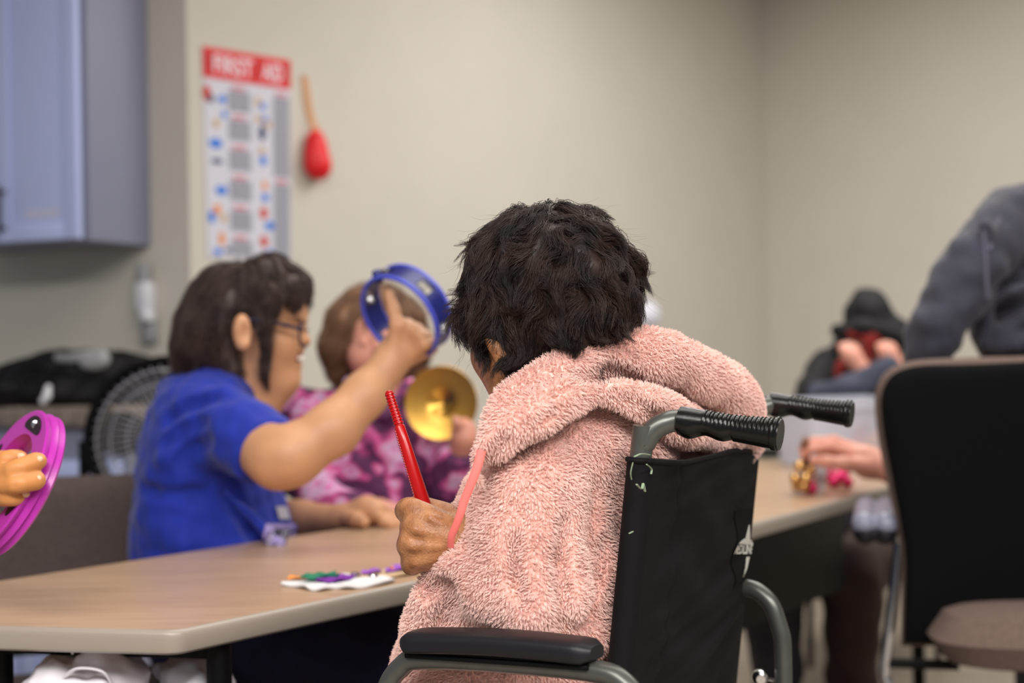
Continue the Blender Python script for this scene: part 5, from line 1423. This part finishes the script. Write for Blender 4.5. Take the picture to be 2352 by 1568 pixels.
for q_ in (-1, 1):
    s = SDF(); s.wpath([(1.27 + .10 * q_, GD + .06, .048, .045), (1.27 + .11 * q_, GD - .12, .042, .038)], k=0.02); s.post.append(lambda X, Y, Z: np.maximum(0, 0.006 - Z) * 60); s.mesh('shoe', 0.007, blk_m, gp)
s = SDF(); s.ell((1.345, GD + .0, 1.63), (.084, .095, .095), k=0.02); s.ell((1.33, GD + .10, 1.57), (.07, .05, .075), k=0.02, sub=True); s.mesh('hair', 0.006, hair_brown, gp)

# ------------------------------------------------------------------ chair at the right, seen from behind
RD = 2.72
rc = P(2260, 1400, RD); rc[2] = 0
rch = thing('chair', rc, 'office chair with black plastic back and brown fabric seat, cut by the right edge', 'chair')
rfw = nz([0.24, 0.97, 0]); rsd = nz(np.cross(rfw, UP))      # rsd points right
if rsd[0] < 0: rsd = -rsd
outline = [(2070, 1492), (2071, 1300), (2055, 1200), (2038, 1120), (2016, 1010), (2008, 930), (2013, 890), (2030, 858), (2060, 838), (2110, 826), (2200, 821), (2300, 818)]
right = [(2400, 817), (2470, 822), (2520, 845), (2535, 880), (2536, 940), (2520, 1100), (2490, 1300), (2478, 1492)]
contour = np.array([P(x, y, RD) for x, y in spline(outline + right, 4)])
cz_ = contour.mean(0)
def shell_mesh(scale_in, yoff, thick, name, m, lo=None):
    mb = MB(); n = len(contour); K = 10; v = []
    for side in (0, 1):
        for k in range(K + 1):
            t = (k / K) ** 0.6
            for p in contour:
                q = cz_ + (p - cz_) * (1 - 0.0) * t
                d = (p - cz_); q = q - nz(d) * scale_in * t
                x = np.dot(q - cz_, rsd); zz = q[2] - cz_[2]
                bow = 0.35 * x * x + 0.18 * max(0, zz) ** 2
                e = thick * (1 - t ** 8) ** 0.5 if side == 0 else 0.0
                v.append(q + rfw * (yoff - bow * 0 - 0.0) - rfw * (bow * -1.0) + (-rfw) * e)
    f = []
    for side in (0, 1):
        b = side * (K + 1) * n
        for k in range(K):
            for j in range(n):
                q = (b + k*n + j, b + k*n + (j+1) % n, b + (k+1)*n + (j+1) % n, b + (k+1)*n + j)
                f.append(q if side else q[::-1])
    b0 = K * n; b1 = (K + 1) * n + K * n
    for j in range(n): f.append((b0 + j, b0 + (j+1) % n, b1 + (j+1) % n, b1 + j))
    mb.add(v, f); return mb.build(name, m, rch)
shell_mesh(0.013, -0.012, 0.016, 'back_shell', mat('matt_black_shell', (5, 5, 7), 0.8, bump=0.1, bscale=600, spec=0.12))
shell_mesh(0.001, 0.022, 0.030, 'back_cushion', brown_fab2)
sc_ = P(2135, 1482, 2.58) + rsd * 0.24 + rfw * 0.22
pad_mesh(rch, 'seat', sc_, rsd, rfw, UP, 0.48, 0.46, 0.115, 0.0, brown_fab2, 0)
# armrests with chrome posts
for q_, ax0 in ((-1, P(2040, 1215, 2.85)), (1, P(2040, 1215, 2.85) + rsd * 0.50)):
    s = SDF(); o = ax0 - P(2040, 1215, 2.85)
    for xo in (-0.018, 0.018): s.cone(P(2010, 1222, 2.76) + o + rsd * xo, P(2012, 1184, 2.98) + o + rsd * xo, .024, .023, k=.004)
    s.mesh('arm_base', 0.004, vinyl_m, rch)
    s = SDF()
    for xo in (-0.020, 0.020): s.cone(P(2010, 1204, 2.76) + o + rsd * xo, P(2012, 1166, 2.98) + o + rsd * xo, .024, .023, k=.004)
    s.mesh('arm_pad', 0.004, mat('arm_pad_sheen', (128, 130, 150), 0.3), rch)  # pale grey upper half: reflected light put into the colour of a black armrest
    t0 = P(2064, 1270, 2.80); t1 = P(2032, 1545, 2.80); o = ax0 - P(2040, 1215, 2.85)
    mb = MB(); mb.tube(spline([t0 + UP * .04 + o, t0 + o, (t0 + t1) / 2 + o, t1 + o, t1 - UP * .05 + rfw * 0.0 + rsd * .006 + o, np.array([*(t1 + rsd * .02)[:2], 0.02]) + np.array([o[0], o[1], 0])], 6), 0.0115, 12, flat=1.0); mb.build('arm_post', chrome, rch)
    mb = MB(); g = np.array([*(t1 + rsd * .02)[:2], 0.013]) + np.array([o[0], o[1], 0]); mb.tube([g - rfw * .22, g + rfw * .30], 0.0115, 12); mb.build('floor_runner', chrome, rch)
    mb = MB(); sl = P(2100, 1540, 2.80) + o * 1.0; mb.tube([t1 + UP * 0.02 + o, t1 + UP * 0.02 + o + rsd * (.14 if q_ < 0 else -.14)], 0.010, 10); mb.build('seat_bracket', blk_m, rch)

# ------------------------------------------------------------------ things on the far table
bn = P(1925, 985, 3.95); bn[2] = TZ
bnt = thing('storage_bin', bn, 'clear plastic storage bin on the far table in front of the hooded person', 'bin')
X_, Y_ = nz([*td, 0]), nz([*tn, 0]); X_ = nz([0.96, 0.28, 0]); Y_ = nz([-0.28, 0.96, 0])
mb = MB(); bw, bdp, bh, th = 0.30, 0.24, 0.185, 0.003
def rr(sx, sy, z, r=0.03):
    pts = []
    for q_, (cx, cy_) in enumerate(((1, 1), (-1, 1), (-1, -1), (1, -1))):
        for k in range(5):
            a = q_ * PI / 2 + k * PI / 8; pts.append(bn + X_ * (cx * (sx/2 - r) + r * math.cos(a)) + Y_ * (cy_ * (sy/2 - r) + r * math.sin(a)) + UP * z)
    return pts
lv = [rr(bw * .86, bdp * .86, 0.001), rr(bw * .9, bdp * .9, 0.006), rr(bw * .985, bdp * .985, bh - .03), rr(bw, bdp, bh - .028), rr(bw * 1.06, bdp * 1.06, bh - .026), rr(bw * 1.06, bdp * 1.06, bh), rr(bw * 1.02, bdp * 1.02, bh), rr(bw * .96, bdp * .96, bh - .03), rr(bw * .88, bdp * .88, 0.009), rr(bw * .84, bdp * .84, 0.004)]
v = []; f = []; n = 20
for r in lv: v += r
for i in range(len(lv) - 1):
    for j in range(n): f.append((i*n+j, i*n+(j+1) % n, (i+1)*n+(j+1) % n, (i+1)*n+j))
f.append(tuple(range(n))[::-1]); f.append(tuple((len(lv)-1)*n + j for j in range(n)))
mb.add(v, f); mb.build('tub', bin_m, bnt)
for i, (dx, dy, dz, mm, r_) in enumerate(((0.09, -0.05, 0.05, foam_orange, .034), (0.06, 0.02, 0.04, red_plastic, .028), (0.10, 0.05, 0.045, red_plastic, .03))):
    t_ = thing('shaker', bn + X_ * dx + Y_ * dy + UP * (dz - r_), ('orange shaker ball at the near side inside the clear bin', 'red shaker ball in the middle inside the clear bin', 'red shaker ball at the far side inside the clear bin')[i], 'shaker', 'shakers in the clear bin')
    mb = MB(); mb.lathe([(0, -r_), (r_ * .6, -r_ * .8), (r_, 0), (r_ * .85, r_ * .6), (r_ * .4, r_ * 1.05), (0.008, r_ * 1.2), (0.008, r_ * 2.2), (0, r_ * 2.25)], bn + X_ * dx + Y_ * dy + UP * dz, nz([0.2, 0.1, 1]), 20); mb.build('shell', mm, t_)
tbp = P(1805, 1004, 4.30); tbp[2] = TZ
lpt = thing('tablet_case', tbp, 'flat black case lying on the far table beside the clear bin', 'case')
mb = MB(); mb.box(tbp + UP * .011, .24, .17, .022, X=X_, Y=Y_, bev=.008); mb.build('cover', black_plastic, lpt)
mb = MB(); mb.box(tbp + UP * .024, .20, .02, .004, X=X_, Y=Y_, bev=.001); mb.build('closing_strap', blk_m, lpt)

# bell stick with brown handle and gold bells
s0 = on_z(1852, 1122, TZ); 
bs = thing('bell_stick', s0, 'brown wooden bell stick with gold jingle bells held upright in the reaching hand', 'instrument')
top = P(1850, 1008, 3.16); bot = np.array([s0[0] + .004, s0[1] + .01, TZ + .003])
mb = MB(); mb.tube([bot + (top - bot) * t for t in np.linspace(0, 1, 9)], [.008, .010, .010, .009, .009, .010, .011, .0125, .008], 16); mb.build('handle', wood_dark, bs)
def bell(parent, c, r, m):
    mb = MB(); prof = [(r * math.sin(t), -r * math.cos(t)) for t in np.linspace(0.02, PI - 0.02, 12)]
    mb.lathe(prof, c, UP, 18); mb.lathe([(r * 1.0, -r * .08), (r * 1.08, 0), (r * 1.0, r * .08)], c, UP, 18); o = mb.build('jingle_bell', m, parent)
    mb = MB(); mb.box(c - UP * r * .93, r * 1.2, r * .2, r * .16); mb.build('slot', blk_m, o)
for (px, py, dd) in ((1836, 1070, 3.15), (1826, 1098, 3.15), (1851, 1098, 3.13), (1830, 1116, 3.20), (1846, 1116, 3.14), (1862, 1080, 3.19)):
    c = P(px, py, dd); c[2] = max(c[2], TZ + .0135); bell(bs, c, .0125, gold_m)
# bands of pink bells
for nm, lst, lab in (('bell_bracelet', ((1908, 1098), (1900, 1110), (1925, 1095), (1940, 1105), (1916, 1112), (1935, 1114), (1948, 1112), (1903, 1100), (1922, 1104)), 'pink jingle bell bracelet lying under the reaching hand'),
                     ('bell_bracelet', ((1856, 1118), (1852, 1128), (1866, 1126), (1860, 1122)), 'small pink jingle bell bracelet beside the bell stick')):
    cs = [on_z(x, y + 8, TZ) + UP * (.013 + .012 * (i % 2)) for i, (x, y) in enumerate(lst)]
    t_ = thing(nm, np.array([*np.mean(cs, 0)[:2], TZ]), lab, 'bells')
    for c in cs: bell(t_, c, .0125, pinkbell_m)
    mb = MB(); mb.tube(spline(cs + [cs[0]], 4), .004, 8, flat=.5); mb.build('band', mat('red_band', (190, 30, 40), 0.7), t_)
wcp = on_z(1886, 1128, TZ)
cup = thing('paper_cone', wcp, 'white paper cone between the bell stick and the pink bells', 'cone')
mb = MB(); mb.lathe([(0, .001), (.006, .001), (.021, .060), (.0205, .062), (.019, .060), (.004, .006), (0, .006)], wcp, UP, 24); mb.build('cone', white_plastic, cup)
mb = MB(); mb.tube([wcp + UP * .061 + .0212 * np.array([math.cos(a), math.sin(a), 0]) for a in np.linspace(0, 2*PI, 25)], .0012, 6); mb.build('rolled_rim', white_plastic, cup)

# ------------------------------------------------------------------ paper cut-outs on the table
def cutout(name, px_outline, z0, th, m, parent, seed=0):
    pts = [on_z(x, y, TZ) for x, y in px_outline]; q = spline(pts + [pts[0]], 5)[:-1]; n = len(q); rg = np.random.default_rng(seed)
    ph = rg.uniform(0, 6)
    zz = [z0 + 0.0016 * (1 + math.sin(i * 0.7 + ph)) for i in range(n)]
    v = [np.array([p[0], p[1], TZ + z + th]) for p, z in zip(q, zz)] + [np.array([p[0], p[1], TZ + z]) for p, z in zip(q, zz)]
    c = np.mean(q, 0); v += [np.array([c[0], c[1], TZ + z0 + th + .0012]), np.array([c[0], c[1], TZ + z0 + .001])]
    mb = MB(); f = [(i, (i+1) % n, 2*n) for i in range(n)] + [(n + (i+1) % n, n + i, 2*n + 1) for i in range(n)] + [((i+1) % n, i, n + i, n + (i+1) % n) for i in range(n)]
    # outline orientation
    area = sum(q[i][0] * q[(i+1) % n][1] - q[(i+1) % n][0] * q[i][1] for i in range(n))
    if area < 0: f = [x[::-1] for x in f]
    mb.add(v, f); return mb.build(name, m, parent, smooth=False)
c0_ = on_z(740, 1345, TZ)
ct = thing('foam_cutout', c0_, 'white foam cut-out with green leaf and purple glitter at the table edge', 'cut-out')
cutout('backing', [(646, 1346), (690, 1351), (712, 1357), (740, 1358), (770, 1353), (800, 1354), (840, 1351), (905, 1338), (895, 1332), (850, 1330), (800, 1325), (760, 1330), (705, 1334), (660, 1340)], 0.0006, 0.0028, foam_white, ct, 1)
cutout('purple_patch', [(725, 1345), (760, 1347), (785, 1344), (810, 1338), (818, 1333), (790, 1333), (760, 1337), (735, 1340)], 0.0060, 0.002, foam_purple, ct, 2)
cutout('green_leaf', [(690, 1344), (715, 1345), (745, 1342), (765, 1339), (780, 1339), (768, 1336), (772, 1331), (750, 1336), (725, 1335), (708, 1337)], 0.0085, 0.003, foam_green, ct, 3)
cutout('orange_strip', [(660, 1341), (690, 1340), (705, 1337), (700, 1335), (670, 1337)], 0.0060, 0.002, foam_orange, ct, 4)
for (x, y) in ((817, 1329), (858, 1332)):
    mb = MB(); p = on_z(x, y, TZ); mb.lathe([(0, .0060), (.006, .0052), (.008, .002), (.008, 0)], p + UP * .0045, UP, 14); mb.build('silver_gem', silver_m, ct)
c1_ = on_z(905, 1322, TZ)
ct2 = thing('foam_cutout', c1_, 'tan foam cut-out painted purple and yellow, partly under the hand', 'cut-out')
cutout('backing', [(800, 1332), (850, 1334), (900, 1328), (960, 1318), (965, 1306), (940, 1306), (900, 1312), (860, 1318), (815, 1324)], 0.0005, 0.0025, mat('tan_foam', (206, 176, 140), 0.7), ct2, 5)
cutout('purple_patch', [(885, 1322), (915, 1320), (945, 1313), (955, 1306), (935, 1306), (905, 1312), (888, 1317)], 0.0055, 0.002, foam_lilac, ct2, 6)
cutout('lilac_strip', [(830, 1326), (860, 1325), (878, 1321), (860, 1320), (838, 1322)], 0.0055, 0.002, foam_lilac, ct2, 7)
cutout('yellow_dot', [(896, 1320), (904, 1319), (904, 1316), (897, 1317)], 0.0082, 0.0012, foam_orange, ct2, 8)
cutout('yellow_dot', [(926, 1312), (934, 1311), (934, 1308), (927, 1309)], 0.0082, 0.0012, foam_orange, ct2, 9)

# ------------------------------------------------------------------ person at the left edge, only the hand in view, with purple tambourine
LD = 1.78
lp_ = thing('person', (-1.30, 2.0, 0), 'person beyond the left edge whose hand holds the purple tambourine', 'person')
lb = SDF()
lb.path([(-330, 1130, LD + .12, .040), (-170, 1140, LD + .05, .032), (-70, 1120, LD, .027)], k=0.02)
lb.path([(-70, 1120, LD, .028), (-20, 1100, LD - .02, .033)], k=0.02)
for pts, r in (([(-25, 1085, LD - .03), (15, 1056, LD - .045), (48, 1052, LD - .035)], .0095), ([(-25, 1095, LD - .045), (30, 1080, LD - .075), (75, 1062, LD - .065), (90, 1058, LD - .058)], .0100), ([(-22, 1115, LD - .05), (35, 1112, LD - .08), (78, 1105, LD - .07), (86, 1102, LD - .064)], .0098), ([(-20, 1140, LD - .04), (20, 1142, LD - .065), (55, 1138, LD - .055)], .0092)):
    lb.path([(*p, r * (1.12 - .1 * i)) for i, p in enumerate(pts)], k=0.006, n=3)
lb.path([(-40, 1085, LD + .0, .016), (0, 1060, LD + .045, .012), (40, 1050, LD + .06, .0105)], k=0.01)
lsh = P(-330, 1130, LD + .12)
lb.wpath([(*lsh, .042), (-1.28, 1.90, 1.06, .05)], k=0.03)
lb.ell((-1.32, 2.02, .92), (0.12, 0.19, 0.28), k=0.05); lb.wpath([(-1.31, 2.02, 1.14, .055), (-1.27, 2.01, 1.24, .052)], k=0.03); lb.ell((-1.25, 2.01, 1.33), (.088, .075, .11), k=0.03)
lb.cone((-1.165, 2.01, 1.34), (-1.148, 2.01, 1.305), .008, .012, k=.01)
for q_ in (-1, 1): lb.wpath([(-1.34, 2.02 + .09 * q_, .56, .08), (-1.10, 2.04 + .10 * q_, .55, .06), (-1.10, 2.04 + .10 * q_, .10, .04), (-1.0, 2.04 + .10 * q_, .045, .03)], k=0.03)
lb.mesh('body', 0.0028, skin_tan, lp_)
for (x, y, d) in ((90, 1057, LD - .062), (87, 1101, LD - .068), (60, 1136, LD - .058), (50, 1050, LD - .040)):
    s = SDF(); s.ell(P(x - 2, y - 2, d - .006), (.0058, .004, .0046), k=.002); s.mesh('finger_nail', 0.0012, nail_m, lp_)
s = SDF(); s.ell((-1.32, 2.02, .90), (0.14, 0.21, 0.27), k=0.05); s.wpath([(-1.30, 1.90, 1.08, .062), (*(lsh * .5 + np.array([-1.28, 1.90, 1.06]) * .5), .06)], k=0.03); s.mesh('sweater', 0.008, mat('green_knit', (60, 84, 70), 0.9), lp_)
s = SDF()
for q_ in (-1, 1): s.wpath([(-1.34, 2.02 + .09 * q_, .56, .095), (-1.10, 2.04 + .10 * q_, .55, .075), (-1.10, 2.04 + .10 * q_, .12, .055)], k=0.03)
s.mesh('trousers', 0.008, trouser_dark, lp_)
s = SDF(); s.ell((-1.27, 2.01, 1.355), (.092, .088, .10), k=0.02); s.ell((-1.17, 2.01, 1.30), (.06, .06, .08), k=0.02, sub=True); s.mesh('hair', 0.006, hair_brown, lp_)

pn = nz([-0.70, -0.55, 0.46]); pc_ = P(30, 1108, LD + .02); PR = 0.096
pt = thing('tambourine', pc_, 'purple plastic tambourine held in a hand at the left edge', 'tambourine')
pa = nz(np.cross(pn, UP)); pb = np.cross(pn, pa)
prof = [(PR - .036, .000), (PR - .034, .0125), (PR - .003, .0128), (PR, .0105), (PR - .002, .006), (PR - .004, .004), (PR - .001, .001), (PR + .001, -.003), (PR - .003, -.006), (PR - .001, -.009), (PR + .001, -.012), (PR - .003, -.0155), (PR - .034, -.0155), (PR - .036, -.012), (PR - .036, 0)]
mb = MB(); mb.lathe(prof, pc_, pn, 72); mb.build('ring', purple_plastic, pt)
for i in range(4):
    a0 = 2*PI*(i + .88) / 4
    mb = MB(); n = 28; rm = PR - .0185
    def oval(k, s_, h): 
        t = 2*PI*k/n; a = a0 + 0.42 * s_ * math.cos(t); r = rm + .0105 * s_ * math.sin(t)
        return pc_ + r * (math.cos(a) * pa + math.sin(a) * pb) + pn * h
    v = [oval(k, 1.0, .0135) for k in range(n)] + [oval(k, .98, .0126) for k in range(n)]
    c = pc_ + rm * (math.cos(a0) * pa + math.sin(a0) * pb)
    mb.add(v, [tuple(range(n)), tuple(range(n, 2*n))[::-1]] + [(k, n + k, n + (k+1) % n, (k+1) % n) for k in range(n)]); sl = mb.build('painted_slot', slot_shade, pt, smooth=False)  # dark oval laid on the face, slot shade painted without an opening
    rad = math.cos(a0) * pa + math.sin(a0) * pb; tg = -math.sin(a0) * pa + math.cos(a0) * pb
    mb = MB()
    for q_ in (-1, 1): mb.lathe([(0, .001), (.003, .001), (.0055, 0), (.0055, -.0006), (0, .0003)], c + pn * .0125 + tg * .004 * q_, nz(tg * q_ + pn * .5), 14)
    mb.build('jingle', silver_m, sl)

# ------------------------------------------------------------------ white plastic bags under the table
for nm, (px, py, d), sx, lab in (('plastic_bag', (190, 1625, 1.865), 0.088, 'white plastic bag under the table left of the black leg'), ('plastic_bag', (452, 1622, 1.91), 0.038, 'white plastic bag under the table right of the black leg')):
    c = P(px, py, d); s = SDF(); s.ell(c, (sx, .085, .07), k=.04); 
    base = c * 1.0; base[2] = .22; s.ell(base, (sx * .95, .085, .22), k=.06)
    if sx > .08: s.path([(130, 1548, d, .02), (220, 1540, d, .022), (290, 1536, d, .02)], k=.03)
    else: s.path([(400, 1548, d, .025), (450, 1570, d, .03)], k=.03)
    s.post.append(wob(.07, .007, 121)); s.post.append(wob(.03, .0025, 122)); s.post.append(lambda X, Y, Z: np.maximum(0, 0.004 - Z) * 60)
    t_ = thing(nm, (c[0], c[1], 0), lab, 'bag', 'white bags under the table'); s.mesh('bag', 0.006, bag_white, t_)
    if sx > .08:
        mb = MB(); p0 = P(150, 1552, d - .060); mb.tube(spline([p0, p0 + np.array([.02, -.012, .012]), p0 + np.array([.05, -.012, .008]), p0 + np.array([.06, 0, -.012])], 5), .005, 8, flat=.4); mb.build('handle', bag_white, t_)
